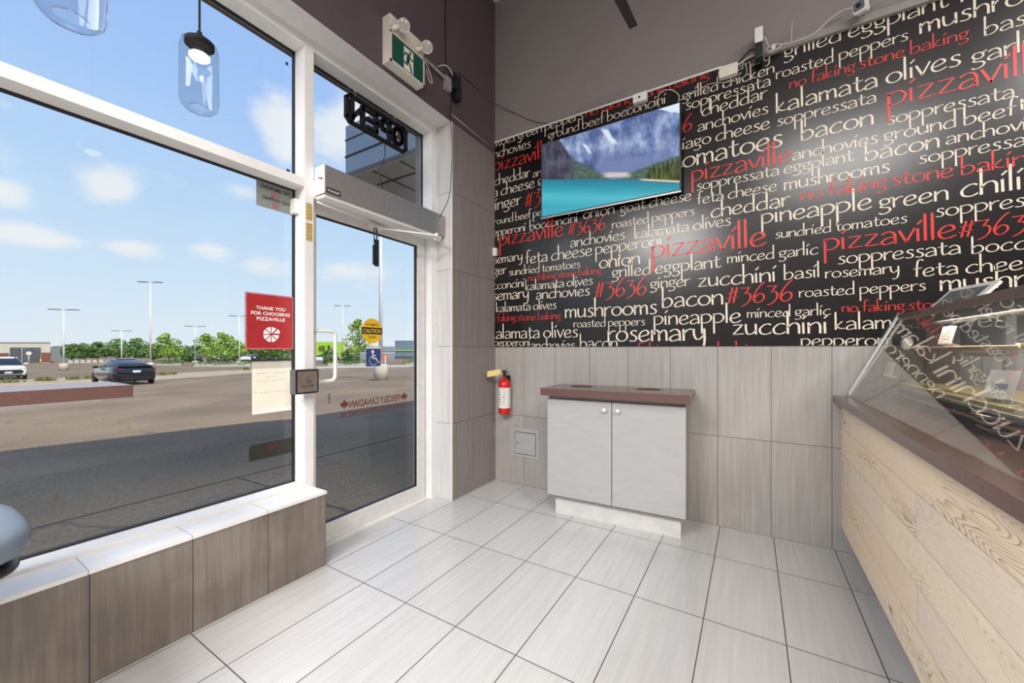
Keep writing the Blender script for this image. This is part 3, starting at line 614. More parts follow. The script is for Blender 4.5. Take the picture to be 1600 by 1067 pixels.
# (text, first char measured, last+1, left px x,y, right px x,y, colour): baseline ends as they lie on the wall
WORDS = [
 ('tomatoes green peppers', 3, 22, 770, 230, 911, 186, C), ('no faking.stone baking.', 0, 23, 915, 184, 1112, 119, R),
 ('rosemary', 0, 8, 1122, 121, 1203, 93, C),
 ('ground beef bocconcini', 0, 22, 856, 220, 1040, 159, C), ('grilled chicken', 0, 15, 1066, 158, 1210, 112.6, C), ('roasted peppers', 0, 15, 1212, 122, 1418.5, 64.6, C), ('mushrooms basil', 0, 6, 1436, 52, 1600, 6, C),
 ('grilled eggplant', 0, 16, 1224.6, 91, 1480, 11, C), ('roasted', 0, 1, 1500, 4, 1518, -2, C),
 ('anchovies', 1, 9, 771, 246, 829, 232, C), ('soppressata', 0, 11, 1071, 171, 1204, 135, C), ('no faking.stone baking.', 0, 23, 1233, 139, 1519, 58, R), ('basil', 0, 4, 1537, 57, 1612, 34, C),
 ('pizzaville', 0, 8, 771, 267, 843, 250, R), ('#3636', 4, 5, 1066, 208, 1081, 203, R), ('cheddar', 0, 7, 1096, 179, 1198, 157, C), ('kalamata olives', 0, 15, 1212, 176, 1501, 103, C), ('garlic', 0, 5, 1517.5, 101, 1606, 78, C),
 ('cheddar', 0, 7, 772, 290, 828, 276, C), ('an', 0, 2, 832, 277.5, 846, 274, C), ('anchovies', 0, 9, 1090, 207, 1200, 176, C), ('pizzaville', 0, 8, 1385.5, 163, 1592, 123, R),
 ('a cheese g', 0, 8, 770, 307, 835, 294, C), ('asiago cheese', 2, 13, 1066, 235, 1202.6, 199, C), ('soppressata', 0, 11, 1213.6, 197, 1369, 160, C), ('soppressata', 0, 11, 1385.5, 194, 1585, 153, C),
 ('ginger', 0, 6, 764, 330, 814, 320, C), ('#3636', 0, 2, 820, 325, 845, 319, R), ('tomatoes', 1, 8, 1066, 262, 1222, 229, C), ('bacon', 0, 5, 1251, 220, 1365, 194, C), ('anchovies ground beef', 0, 21, 1238, 250, 1587.6, 180, C), ('roasted', 0, 1, 1594, 172, 1612, 168, C),
 ('ground beef pe', 1, 14, 772, 351, 846, 337, C), ('pizzaville', 0, 10, 1080, 281, 1237, 256, R), ('soppressata eggplant', 0, 20, 1088, 297, 1333, 252, C), ('bacon', 0, 5, 1351, 254, 1468, 228, C), ('anchovies', 0, 7, 1477.6, 226, 1604, 202, C),
 ('pepperoni', 1, 9, 771, 370, 821, 360, C), ('bocconcini', 0, 10, 827.5, 360.5, 902.6, 346, C), ('onion', 0, 5, 911, 343, 960, 333, C), ('goat cheese', 0, 11, 969, 333, 1080, 312, C), ('feta cheese', 0, 11, 1089, 319, 1213.6, 298, C), ('mushrooms', 0, 9, 1224.6, 297, 1389.6, 269, C), ('soppressata', 0, 9, 1435, 258, 1603, 225, C),
 ('pizzaville', 0, 10, 780, 384, 880, 368, R), ('#3636', 0, 5, 887.6, 368, 946, 357.6, R), ('roasted peppers', 0, 15, 956, 357, 1085, 336, C), ('cheddar', 0, 7, 1110, 339, 1233, 323, C), ('no faking.stone baking', 0, 21, 1251, 316, 1604, 254, R),
 ('anchovies', 0, 9, 891, 387, 976, 373, C), ('kalamata olives', 0, 15, 991, 375, 1141.5, 350, C), ('pineapple', 0, 9, 1189, 350, 1362, 326, C), ('green', 0, 5, 1373, 326, 1482, 313, C), ('chilies', 0, 5, 1499.6, 310, 1597, 294, C),
 ('rosemary', 2, 8, 771, 413, 816, 405, C), ('feta cheese', 0, 11, 821, 412, 925, 399, C), ('pepperoni', 0, 9, 930, 399, 1034, 382, C), ('pizzaville', 0, 10, 1017.5, 404, 1197, 383, R), ('sundried tomatoes', 0, 17, 1211, 373.5, 1417, 347, C), ('soppressata', 0, 7, 1461, 339.5, 1601, 322, C),
 ('ginger', 3, 6, 771, 430, 791, 427, C), ('sundried tomatoes', 0, 17, 795, 431, 906, 417.5, C), ('minced garlic', 0, 13, 1136, 411, 1278, 397, C), ('pizzaville', 0, 10, 1286.5, 391, 1494, 372, R), ('#3636', 0, 4, 1497, 372, 1604, 363, R),
 ('no faking.stone baking.', 0, 23, 825, 439, 941, 427, R), ('onion', 0, 5, 936, 420, 1000, 412, C), ('grilled eggplant', 0, 16, 956, 434, 1125, 418, C), ('soppressata', 0, 11, 1308.5, 413, 1501, 396, C), ('bocconcini', 0, 4, 1517.5, 396, 1604, 389, C),
 ('bocconcini', 2, 10, 770, 453, 819, 447, C), ('kalamata olives', 0, 15, 821, 454, 926, 444, C), ('ginger', 0, 6, 1016, 453, 1077.5, 444.5, C), ('zucchini', 0, 8, 1090, 449, 1212, 439, C), ('basil', 0, 5, 1224.6, 437.5, 1281, 432, C), ('rosemary', 0, 8, 1289, 434, 1405, 427, C), ('feta cheese', 0, 9, 1427, 432.6, 1598, 421, C),
 ('rosemary', 2, 8, 770, 470, 826, 465, C), ('anchovies', 0, 9, 837.5, 468, 921, 461, C), ('#3636', 0, 5, 929, 466, 1010, 459.5, R), ('roasted peppers', 0, 15, 1248, 464, 1446, 454, C), ('mushrooms', 0, 5, 1468, 455, 1603, 447, C),
 ('kalamata olives', 0, 15, 775, 488, 869, 482, C), ('bacon', 0, 5, 1034, 480, 1130, 476, C), ('#3636', 0, 5, 1135, 476, 1238, 469, R), ('minced garlic', 0, 13, 1167, 497, 1297.5, 491.5, C), ('no faking.stone baking.', 0, 12, 1315, 488, 1440, 483, R),
 ('no faking.stone baking.', 1, 23, 768, 502.5, 878, 498.5, R), ('mushrooms', 0, 9, 882.5, 497, 1026, 490, C), ('roasted peppers', 0, 15, 896, 512, 1007.5, 507.5, C), ('pineapple', 0, 9, 1021, 508, 1157.5, 503.5, C), ('zucchini', 0, 8, 1144, 524.5, 1293, 519, C), ('kalamata olives', 0, 8, 1304, 516, 1452, 511, C),
 ('kalamata olives', 0, 15, 766, 530, 902.5, 526, C), ('rosemary', 0, 8, 949, 534.5, 1102.5, 531, C), ('pepperoni', 0, 9, 772, 541, 828, 540, C), ('anchovies', 0, 9, 829, 546, 898, 545, C), ('bacon', 0, 5, 906, 544, 965, 543.5, C), ('no faking.stone baking.', 0, 23, 968, 556, 1200, 555, R), ('pepperoni', 0, 9, 1251, 541, 1395, 540, C),
]
mural = MB().box(-2.018, 2.6, YB-0.008, YB-0.0005, 1.223, 3.10).build('wall_mural', 'mural_black', origin=(0.3, YB-0.008, 1.223))
tagobj(mural, 'large black wall mural covered in cream and red ingredient words above the grey tiles', 'mural')
lines = {C: ([], []), R: ([], [])}
def put_word(st, X0, zb, size, colr):
    V, F, xs = word_strokes(st); vv, ff = lines[colr]; b0 = len(vv)
    for a, b_ in V: vv.append((X0+a*size, YB-0.0092-(0.0004 if colr == R else 0), zb+b_*size))
    ff += [tuple(b0+i for i in f) for f in F]
for st, i0, i1, xa, ya, xb, yb, colr in WORDS:
    A = ony(xa, ya, YB-.009); B_ = ony(xb, yb, YB-.009); _, _, xs = word_strokes(st)
    size = (B_.x-A.x)/max(.1, xs[i1]-xs[i0]-0.1); zb = (A.z+B_.z)/2
    put_word(st, A.x-xs[i0]*size, zb, size, colr)
# the part of the mural that runs on behind the counter
row = 0
for zb in [1.30+0.135*k for k in range(14)]:
    x = 1.30+random.uniform(0, .25)
    pool = ['bacon', 'feta cheese', 'anchovies', 'pizzaville', 'green chilies', 'rosemary', 'minced garlic', '#3636', 'zucchini', 'soppressata', 'ginger']
    while x < 2.4:
        st = random.choice(pool); size = random.choice((.04, .045, .055)); _, _, xs = word_strokes(st)
        put_word(st, x, zb, size, R if st in ('pizzaville', '#3636') else C); x += xs[-1]*size+.06
for colr, nm, mt in ((C, 'cream_lettering', 'mural_cream'), (R, 'red_lettering', 'mural_red')):
    vv, ff = lines[colr]; bm = bmesh.new(); vs = [bm.verts.new(v) for v in vv]
    for f in ff: bm.faces.new([vs[i] for i in f])
    for co, no in (((-2.016, 0, 0), (-1, 0, 0)), ((2.59, 0, 0), (1, 0, 0)), ((0, 0, 1.225), (0, 0, -1)), ((0, 0, 3.097), (0, 0, 1))):
        bmesh.ops.bisect_plane(bm, geom=bm.verts[:]+bm.edges[:]+bm.faces[:], dist=1e-6, plane_co=co, plane_no=no, clear_outer=True)
    for v in bm.verts: v.co -= Vector(mural.location)
    for f in bm.faces:
        f.normal_update()
        if f.normal.y > 0: f.normal_flip()
    me = bpy.data.meshes.new(nm); bm.to_mesh(me); bm.free(); me.materials.append(M[mt]); o = bpy.data.objects.new(nm, me); COL.objects.link(o); o.parent = mural
    o['label'] = 'cream coloured words in an irregular hand-lettered face' if colr == C else 'red words among the cream ones'
struct(MB().box(-2.018, -0.17, YB-0.014, YB-0.0005, 3.10, 3.112).build('trim_7', 'white_plastic'))

# ------------------------------------------------------------------ waste cabinet
t = thing('waste_cabinet', (-0.815, 2.81, 0), 'grey two-door waste cabinet with a brown top and two round holes', 'cabinet', rz=math.radians(3.3))
b = MB(); b.box(-.465, .455, -.19, .150, .125, .865); b.build('body', 'cabinet_side', t, local=True)
b = MB(); b.box(-.425, .425, -.160, .150, 0.0, .125); b.build('kick_plate', 'kick_white', t, local=True)
for s in (-1, 1):
    x0, x1 = (-.468, -.0025) if s < 0 else (.0025, .458)
    d = MB().box(x0, x1, -.212, -.192, .145, .842, 0, .002).build('door', 'cabinet_grey', t, local=True)
    k = MB().lathe([(0.0001, 0.034), (.010, .033), (.0145, .026), (.0135, .018), (.007, .011), (.006, 0)], (s*.045, -.212, .79), 18, axis=(0, -1, 0)).build('knob', 'white_plastic', d, local=True)
def plate_with_holes(x0, x1, y0, y1, z0, z1, holes, n=24):
    bm = bmesh.new(); 
    # split in cells, one hole per cell
    xs = [x0]+[(holes[i][0]+holes[i+1][0])/2 for i in range(len(holes)-1)]+[x1]
    b = MB()
    for i, (hx, hy, r) in enumerate(holes):
        a0, a1 = xs[i], xs[i+1]; loop = []; ring = []
        for k in range(n):
            an = 2*math.pi*(k+.5)/n; c, s_ = math.cos(an), math.sin(an)
            tx = ((a1-hx)/c if c > 0 else (a0-hx)/c) if abs(c) > 1e-6 else 9; ty = ((y1-hy)/s_ if s_ > 0 else (y0-hy)/s_) if abs(s_) > 1e-6 else 9
            q = min(tx, ty); loop.append((hx+c*q, hy+s_*q)); ring.append((hx+c*r, hy+s_*r))
        cor = [(a1, y1), (a0, y1), (a0, y0), (a1, y0)]
        for cx, cy in cor:
            k = min(range(n), key=lambda j: (loop[j][0]-cx)**2+(loop[j][1]-cy)**2); loop[k] = (cx, cy)
        for z in (z0, z1): b.add([(p[0], p[1], z) for p in loop+ring], [(k, (k+1) % n, n+(k+1) % n, n+k) for k in range(n)])
        b.add([(p[0], p[1], z) for z in (z0, z1) for p in ring], [(k, (k+1) % n, n+(k+1) % n, n+k) for k in range(n)])
    bm.free()
    v = [(x, y, z) for x in (x0, x1) for y in (y0, y1) for z in (z0, z1)]
    b.add(v, [(0, 1, 3, 2), (4, 6, 7, 5), (0, 4, 5, 1), (2, 3, 7, 6)]); return b
plate_with_holes(-.50, .487, -.268, .150, .870, .921, [(-.275, -.015, .083), (.205, .0, .083)]).build('countertop', 'brown_quartz', t, local=True)
MB().box(-.45, .45, -.17, .14, .862, .868).build('hole_shade_sheet', 'hole_dark', t, local=True)  # dark sheet below the holes, painted for the shade inside them

# ------------------------------------------------------------------ fire extinguisher, access panel, sensors
ex = thing('fire_extinguisher', (-1.87, 2.93, 0.625), 'small red fire extinguisher with a yellow tag hanging in the tiled corner', 'fire extinguisher')
cx, cy = -1.872, 2.93
MB().lathe([(.0001, 0), (.048, .002), (.0535, .01), (.0535, .255), (.047, .283), (.030, .305), (.017, .316), (.016, .335), (.0001, .336)], (cx, cy, .628), 32).build('cylinder', 'red_enamel', ex)
lb = MB(); lb.lathe([(.0541, .055), (.0541, .235)], (cx, cy, .628), 32); lab = lb.build('instruction_label', 'label_white', ex)
b = MB()
for k in range(7):
    a = math.radians(-90-18+6*k*0-24); z = .845-.022*k
    for q, (a0, w) in enumerate(((-62, 9), (-88, 3.5), (-112, 11))):
        a1 = math.radians(a0+random.uniform(-3, 3)); wv = math.radians(w+random.uniform(-3, 2))
        P = [(cx+.0545*math.cos(a1+wv*e), cy+.0545*math.sin(a1+wv*e), z+dz) for dz in (0, .006) for e in (-1, -.3, .3, 1)]
        b.add(P, [(0, 1, 5, 4), (1, 2, 6, 5), (2, 3, 7, 6)], 1 if q == 1 else 0)
b.build('label_print', ['ink', 'ink_red'], lab)
b = MB(); b.cyl((cx, cy, .962), (cx, cy, 1.0), .014, 14); b.box(cx-.012, cx+.012, cy-.02, cy+.02, .995, 1.012, 0, .002)
b.tube([(cx, cy-.005, 1.008), (cx+.03, cy-.045, 1.004), (cx+.055, cy-.075, .985)], [.008, .007, .005], 8); b.tube([(cx+.005, cy-.01, .985), (cx+.032, cy-.045, .972), (cx+.05, cy-.065, .945)], [.007, .007, .005], 8)
b.build('valve_and_levers', 'black_plastic', ex)
MB().cyl((cx, cy, 1.008), (cx, cy, 1.035), .009, 12).build('gauge_cap', 'rotor_grey', ex)
b = MB(); b.box(cx-.03, cx+.02, cy+.05, YB-.001, .74, .965); b.box(cx-.03, cx+.02, cy+.02, cy+.055, .925, .940); b.build('wall_bracket', 'black_plastic', ex)
b = MB(); A = Vector((cx-.02, cy-.035, 1.005)); Bv = Vector((-1.975, cy-.12, .985)); u = (Bv-A); n_ = Vector((u.y, -u.x, 0)).normalized()*.0012
b.prism([(0, .012), (.08, .022), (1, .022), (1, -.028), (.08, -.028), (0, -.016)], A, u, Z_, n_); tg = b.build('inspection_tag', 'yellow_tag', ex)
b = MB().tube([A+Vector((.004, 0, .0)), (cx-.006, cy-.012, .985), (cx, cy, .975)], .0015, 6); b.build('tag_string', 'cable_white', ex)

ap = thing('access_panel', (-1.70, YB, .376), 'small square grey metal access panel in the tiled wall below the extinguisher', 'access panel')
b = MB(); y0 = YB-.006
for a in ((-1.838, -1.562, .470, .505), (-1.838, -1.562, .247, .272), (-1.838, -1.805, .272, .470), (-1.590, -1.562, .272, .470)): b.box(a[0], a[1], y0, YB-.0005, a[2], a[3])
b.build('panel_frame', 'rotor_grey', ap)
MB().box(-1.801, -1.596, y0, YB-.003, .277, .464).build('panel_door', 'rotor_grey', ap)
MB().box(-1.806, -1.589, YB-.0028, YB-.0005, .271, .471).build('panel_gap_dark', 'ink', ap)  # dark backing painted for the shaded slit around the door
MB().cyl((-1.775, y0+.001, .368), (-1.775, y0-.002, .368), .006, 12).build('panel_lock', 'ink', ap)
for o in [q for q in ap.children if q.name.startswith(('panel_frame', 'panel_door'))]: o.data.materials[0] = M['access_metal'] if 'access_metal' in M else mat('access_metal', (0.42, 0.42, 0.42), 0.45, noise=0.05)
tagobj(MB().box(-2.017, -1.985, 2.955, YB-.009, 2.055, 2.128, 0, .004).build('door_sensor', 'white_plastic', origin=(-2.0, 2.98, 2.055)), 'tiny white sensor in the corner at the left edge of the mural', 'sensor')

# ------------------------------------------------------------------ television
tv = thing('television', (-0.96, 2.93, 2.29), 'flat television on the mural showing a turquoise mountain lake', 'television')
b = MB(); b.box(-1.502, -.414, 2.916, 2.935, 2.292, 2.914, 0, .002); b.box(-1.35, -.56, 2.935, 2.965, 2.33, 2.75); b.build('housing', 'black_plastic', tv)
scr = MB().box(0, 1.068, -.0008, .0008, 0, .600).build('screen', 'tv_image', local=True); scr.parent = tv; scr.location = (-1.492+.96, 2.9155-2.93, 2.308-2.29)
MB().box(-1.502, -.414, 2.913, 2.9165, 2.288, 2.300).build('bottom_bezel', 'brushed', tv)
b = MB(); b.box(-1.15, -.75, 2.960, 2.992, 2.45, 2.70); b.build('wall_mount', 'ink', tv)

# ------------------------------------------------------------------ exit sign
es = thing('exit_sign', (XL, 1.86, 3.03), 'white exit sign with a green running man panel and two emergency lamps above the door', 'exit sign')
y0, y1 = 1.706, 2.008
b = MB(); b.box(XL, -1.95, y0, y1, 3.03, 3.332, 0, .003); b.box(-1.951, -1.944, y0, y1, 3.212, 3.222); b.box(-1.951, -1.944, y0, y0+.012, 3.03, 3.222); b.box(-1.951, -1.944, y1-.012, y1, 3.03, 3.222); b.box(-1.951, -1.944, y0, y1, 3.03, 3.042)
b.build('housing', 'cream_plastic', es)
pn = MB().box(-1.951, -1.947, y0+.012, y1-.012, 3.042, 3.212).build('green_panel', 'exit_green', es)
b = MB(); xg = -1.9465
b.box(-1.947, xg, 1.820, 1.904, 3.050, 3.196, 0)
def pic(P, w):   # limb as a flat ribbon
    for (a, c) in zip(P, P[1:]):
        a2, c2 = Vector(a), Vector(c); t_ = (c2-a2).normalized(); nn = Vector((-t_.y, t_.x))*w/2; a2 -= t_*w*.3; c2 += t_*w*.3
        b.add([(xg+.0006, p.x, p.y) for p in (a2+nn, a2-nn, c2-nn, c2+nn)], [(0, 1, 2, 3)], 1)
b.add([(xg+.0006, 1.876+.0105*math.cos(k*math.pi/8), 3.179+.0105*math.sin(k*math.pi/8)) for k in range(16)], [tuple(range(16))], 1)
pic([(1.862, 3.160), (1.855, 3.118)], .026)
pic([(1.866, 3.158), (1.884, 3.140), (1.902, 3.142)], .010); pic([(1.852, 3.158), (1.832, 3.160), (1.826, 3.138)], .010)
pic([(1.858, 3.115), (1.876, 3.092), (1.888, 3.058)], .014); pic([(1.850, 3.112), (1.846, 3.088), (1.812, 3.098)], .013)
b.build('running_man', ['sign_white', 'exit_green'], pn)
for yc, zc in ((1.775, 3.275), (1.985, 3.275)):
    b = MB(); b.lathe([(.0001, -.035), (.022, -.030), (.036, -.008), (.039, 0), (.039, .010), (.034, .012), (.034, .006), (.0001, .004)], (-1.900, yc, zc), 24, axis=(.66, -.55, -.42))
    b.tube([(-1.95, yc-.055, zc-.035), (-1.925, yc-.045, zc-.03), (-1.912, yc-.012, zc-.006)], [.018, .014, .010], 10); hd = b.build('emergency_lamp', 'cream_plastic', es)
    MB().lathe([(.0001, .013), (.018, .011), (.033, .007)], (-1.900, yc, zc), 24, axis=(.66, -.55, -.42)).build('lens', 'lens_clear', hd)
# conduit, adapter and wires beside the exit sign
tagobj(MB().tube([(-1.995, 2.02, 3.283), (-1.995, 2.30, 3.275), (-1.995, 2.33, 3.272)], .009, 10).box(-2.018, -1.985, 2.285, 2.345, 3.20, 3.30, 0).build('conduit', 'cable_grey', origin=(-2.0, 2.15, 3.28)), 'short grey conduit and plate running from the exit sign to the black adapter', 'conduit')
tagobj(MB().box(-2.018, -1.95, 2.345, 2.42, 3.225, 3.345, 0, .006).box(-2.018, -1.955, 2.375, 2.435, 3.165, 3.25, 0, .006).build('power_adapter', 'black_plastic', origin=(-2.0, 2.38, 3.16)), 'black plug adapter on the purple wall right of the exit sign', 'power adapter')
def wire(name, pts, r, m, label, n=7, cat='cable', group=None, smooth=True):
    P = pts
    if smooth and len(pts) > 2:
        V3 = [Vector(p) for p in pts]; P = []
        for i in range(len(V3)-1):
            p0, p1, p2, p3 = V3[max(i-1, 0)], V3[i], V3[i+1], V3[min(i+2, len(V3)-1)]
            for k in range(6):
                q = k/6; P.append(0.5*((2*p1)+(p2-p0)*q+(2*p0-5*p1+4*p2-p3)*q*q+(3*p1-p0-3*p2+p3)*q**3))
        P.append(V3[-1])
    o = MB().tube(P, r, n).build(name, m, origin=pts[0]); tagobj(o, label, cat, group); return o
w0 = XL+.004
wire('cable', [onx(696, 0, w0), onx(696, 50, w0), onx(697, 100, w0), onx(706, 122, -1.97)], .0045, 'black_plastic', 'thin black cable coming straight down the purple wall into the adapter', smooth=False)
wire('cable', [(-1.95, 2.01, 3.24), (-1.93, 2.05, 3.14), (-1.93, 2.07, 3.09), (-1.94, 2.05, 3.10), (-1.95, 2.03, 3.17)], .0025, 'cable_white', 'small loop of clear wire hanging under the right emergency lamp')
wire('cable', [onx(684, 104, w0), onx(696, 102, -1.98), onx(704, 110, -1.96), onx(707, 118, -1.95)], .0035, 'cable_white', 'short white lead curving into the top of the black adapter')
wire('cable', [onx(706, 140, w0), onx(704, 180, w0), onx(706, 230, w0), onx(703, 300, w0), onx(692, 330, -2.03), onx(686, 340, -2.06)], .0028, 'black_plastic', 'thin black wire hanging from the adapter along the tiled corner to the door opener')
wire('cable', [onx(705, 178, w0), onx(735, 203, w0), onx(768, 230, w0)], .003, 'cable_white', 'thin white wire sloping from the corner to the top of the mural', smooth=False)
wire('cable', [onx(716, 112, w0), onx(745, 138, w0), onx(766, 158, w0), ony(800, 175, YB-.006), ony(835, 190, YB-.006), ony(870, 194, YB-.012)], .0025, 'black_plastic', 'thin black wire drooping from the adapter around the corner to the television')
wire('cable', [onx(700, 190, w0), onx(690, 196, -2.10), onx(679, 202, -2.17), onx(677, 216, -2.175)], .003, 'cable_white', 'short white wire along the frame corner above the door')

# ------------------------------------------------------------------ along the top of the mural
tagobj(MB().box(.02, 2.6, YB-.036, YB-.0005, 3.075, 3.118, 0, .004).build('cable_raceway', 'raceway', origin=(1.3, YB, 3.1)), 'grey metal cable raceway along the top edge of the mural', 'raceway')
YD = 2.955
def wallbox(name, quad, dep, m, label, cat):
    p = [ony(*q, YB-dep) for q in quad]; x0 = min(a.x for a in p); x1 = max(a.x for a in p); z0 = min(a.z for a in p); z1 = max(a.z for a in p)
    return (x0, x1, z0, z1)
jb = MB().box(-.752, -.652, YB-.05, YB-.009, 3.03, 3.095, 0, .005).build('junction_box', 'white_plastic', origin=(-.7, YB, 3.03)); tagobj(jb, 'small white junction box on the top edge of the mural above the television', 'junction box')
MB().cyl((-.705, YB-.0495, 3.062), (-.705, YB-.052, 3.062), .008, 14).build('round_port', 'ink', jb)
tagobj(MB().box(-.185, -.075, YB-.05, YB-.009, 3.012, 3.085, 0, .005).build('junction_box', 'cream_plastic', origin=(-.13, YB, 3.0)), 'cream junction box where the white strip meets the bundle of cables', 'junction box')
rt = thing('wireless_router', (.045, YB-.04, 3.04), 'upright white and black box standing on the raceway with coiled wire beside it', 'router')
MB().box(.018, .062, YB-.10, YB-.037, 3.13, 3.225, 0, .005).build('white_half', 'white_plastic', rt)
MB().box(.018, .062, YB-.10, YB-.037, 3.035, 3.13, 0, .005).build('black_half', 'black_plastic', rt)
b = MB()
for k in range(7): 
    P = [Vector((.118+.032*math.cos(a)*1.25, YB-.045-.004*k, 3.085+.014*math.sin(a)+.002*math.sin(k*3))) for a in [2*math.pi*j/16+k for j in range(17)]]
    b.tube(P, .0022, 5)
b.box(.108, .128, YB-.075, YB-.037, 3.07, 3.10)
tagobj(b.build('cable_coil', 'cable_white', origin=(.118, YB-.04, 3.08)), 'small coil of cream wire tied up right of the upright box', 'cable coil')
cm = thing('security_camera', (.56, YB-.01, 3.13), 'white security camera with a round dark lens above the mural', 'camera')
dirv = Vector((-.42, -.80, -.30)).normalized(); uu = dirv.cross(Z_).normalized(); vv_ = uu.cross(dirv).normalized(); cc = ony(1342, 10, YB-.12)
def rrect(w, h, r, n=6): 
    o = []
    for sx, sy, a0 in ((1, 1, 0), (-1, 1, 90), (-1, -1, 180), (1, -1, 270)):
        for k in range(n+1): a = math.radians(a0+90*k/n); o.append((sx*(w-r)+r*math.cos(a), sy*(h-r)+r*math.sin(a)))
    return o
b = MB(); b.prism(rrect(.028, .032, .012), cc, uu, vv_, -dirv*.06); b.build('body', 'white_plastic', cm)
MB().prism(rrect(.0245, .024, .011), cc+vv_*.005, uu, vv_, dirv*.003).build('face_plate', 'lens_ring', cm)
MB().lathe([(.0001, .006), (.009, .005), (.012, .003)], cc+vv_*.005, 20, axis=dirv).build('lens', 'lens_dark', cm)
b = MB(); b.tube([cc-dirv*.055, cc-dirv*.07, Vector((cc.x+.04, YB-.03, cc.z+.03)), Vector((cc.x+.045, YB-.002, cc.z+.03))], .012, 10); b.build('mount_arm', 'white_plastic', cm)
yw = YB-.042
wire('cable', [ony(1215, 72, yw), ony(1240, 66, yw), ony(1265, 57, yw), ony(1280, 46, yw), ony(1300, 27, yw), ony(1318, 16, yw), ony(1332, 12, yw)], .003, 'cable_white', 'thin white wire running along the raceway up to the security camera')
wire('cable', [ony(1354, 14, yw), ony(1366, 5, yw), ony(1380, -6, yw)], .003, 'cable_grey', 'grey wire leaving the security camera upwards')
wire('cable', [ony(1236, 66, yw), ony(1238, 34, yw)], .002, 'cable_white', 'short straight white wire standing up from the raceway', smooth=False)
wire('cable', [ony(1188, 56, YB-.07), ony(1196, 60, YB-.06), ony(1201, 72, YB-.05), ony(1206, 78, YB-.05)], .0025, 'cable_white', 'white wire looping over the upright box into the coil')
ym = YB-.014
wire('cable', [ony(1060, 158, ym), ony(1090, 142, ym), ony(1110, 131, ym), ony(1140, 128, ym), ony(1160, 122, ym), ony(1167, 112, ym), ony(1163, 100, ym), ony(1154, 97, ym), ony(1146, 103, ym)], .004, 'cable_grey', 'grey cable looping over the mural lettering right of the television top')
wire('cable', [ony(1140, 110, YB-.03), ony(1152, 100, YB-.04), ony(1165, 86, YB-.04), ony(1172, 79, YB-.04), ony(1181, 77, YB-.05)], .006, 'black_plastic', 'thick black cable bundle between cream box and upright box')
wire('cable', [ony(1142, 106, YB-.045), ony(1158, 98, YB-.045), ony(1172, 88, YB-.045), ony(1184, 84, YB-.045)], .0045, 'cable_white', 'cream cable beside the black bundle below the upright box')
wire('cable', [ony(1030, 168, ym), ony(1028, 152, ym), ony(1036, 142, ym), ony(1050, 141, ym), ony(1061, 150, ym), ony(1058, 164, ym)], .003, 'cable_white', 'round loop of white wire over the television top edge')
wire('cable', [ony(1012, 166, ym), ony(992, 165, ym), ony(980, 172, ym), ony(970, 180, ym)], .004, 'cable_grey', 'short grey wire arcing behind the television top left of the loop')

# ------------------------------------------------------------------ ceiling fan (one blade tip reaches into view)
fan = thing('ceiling_fan', (-.95, 2.30, CEIL), 'dark ceiling fan blade tip hanging into view at the top', 'fan')
zf = 3.30; tip = onz(990, 43, zf); root_dir = (onz(965, -8, zf)-tip).normalized(); side = Vector((root_dir.y, -root_dir.x, 0))
hubc = tip+root_dir*.72
fan.location = (hubc.x, hubc.y, CEIL)
MB().lathe([(.06, CEIL-zf), (.06, CEIL-zf-.05), (.016, CEIL-zf-.07), (.016, .12), (.09, .10), (.11, .03), (.11, -.04), (.06, -.07), (.0001, -.075)], (hubc.x, hubc.y, zf), 24).tube([(hubc.x, hubc.y, zf+.05), (hubc.x, hubc.y, CEIL)], .016, 10).build('motor', 'fan_blade', fan)
for k in range(3):
    mr = Matrix.Rotation(2*math.pi*k/3, 3, 'Z'); rd = mr @ (-root_dir); sd = mr @ side
    b = MB(); b.prism([(.10, -.018), (.16, -.034), (.72, -.026), (.72, .026), (.16, .034), (.10, .018)], hubc, rd, sd, Z_*.006)
    bl = b.build('blade', 'fan_blade', fan)
    b = MB()
    for q in (.655, .685): b.cyl(hubc+rd*q-Z_*.002, hubc+rd*q+Z_*.001, .005, 10)
    b.build('screw', 'chrome', bl)

# ------------------------------------------------------------------ window bar, stool, pendants
bar = thing('window_bar', (-1.95, -.6, 1.03), 'narrow brown bar top along the window at left', 'bar counter')
MB().box(-2.10, -1.825, -1.8, .470, 1.036, 1.078, 0, .003).build('bar_top', 'brown_quartz', bar)
b = MB(); b.box(-2.08, -1.850, -1.75, .40, 1.026, 1.036)
for y in (-1.5, .15): b.box(-2.175, -1.90, y-.02, y+.02, 1.0, 1.026); b.box(-2.175, -2.15, y-.02, y+.02, .80, 1.026)
b.build('bracket', 'white_frame', bar)
st_ = thing('bar_stool', (-1.80, 0.02, 0), 'blue-grey padded bar stool seat at the lower left edge', 'stool')
def superbox(cx, cy, cz, rx, ry, rz, p=4.0, nu=28, nv=14):
    v = []; f = []
    sp = lambda q, e: math.copysign(abs(q)**e, q)
    for j in range(nv+1):
        th = -math.pi/2+math.pi*j/nv
        for i in range(nu):
            ph = 2*math.pi*i/nu; e = 2/p
            v.append((cx+rx*sp(math.cos(th), .55)*sp(math.cos(ph), e), cy+ry*sp(math.cos(th), .55)*sp(math.sin(ph), e), cz+rz*sp(math.sin(th), .8)))
    for j in range(nv):
        for i in range(nu): f.append((j*nu+i, j*nu+(i+1) % nu, (j+1)*nu+(i+1) % nu, (j+1)*nu+i))
    return v, f
b = MB(); v, f = superbox(-1.775, .03, .70, .215, .20, .062); b.add(v, f, 0, True); b.build('seat_cushion', 'stool_blue', st_)
b = MB(); v, f = superbox(-1.775, .03, .632, .195, .18, .022); b.add(v, f, 0, True); b.build('seat_pan', 'black_plastic', st_)
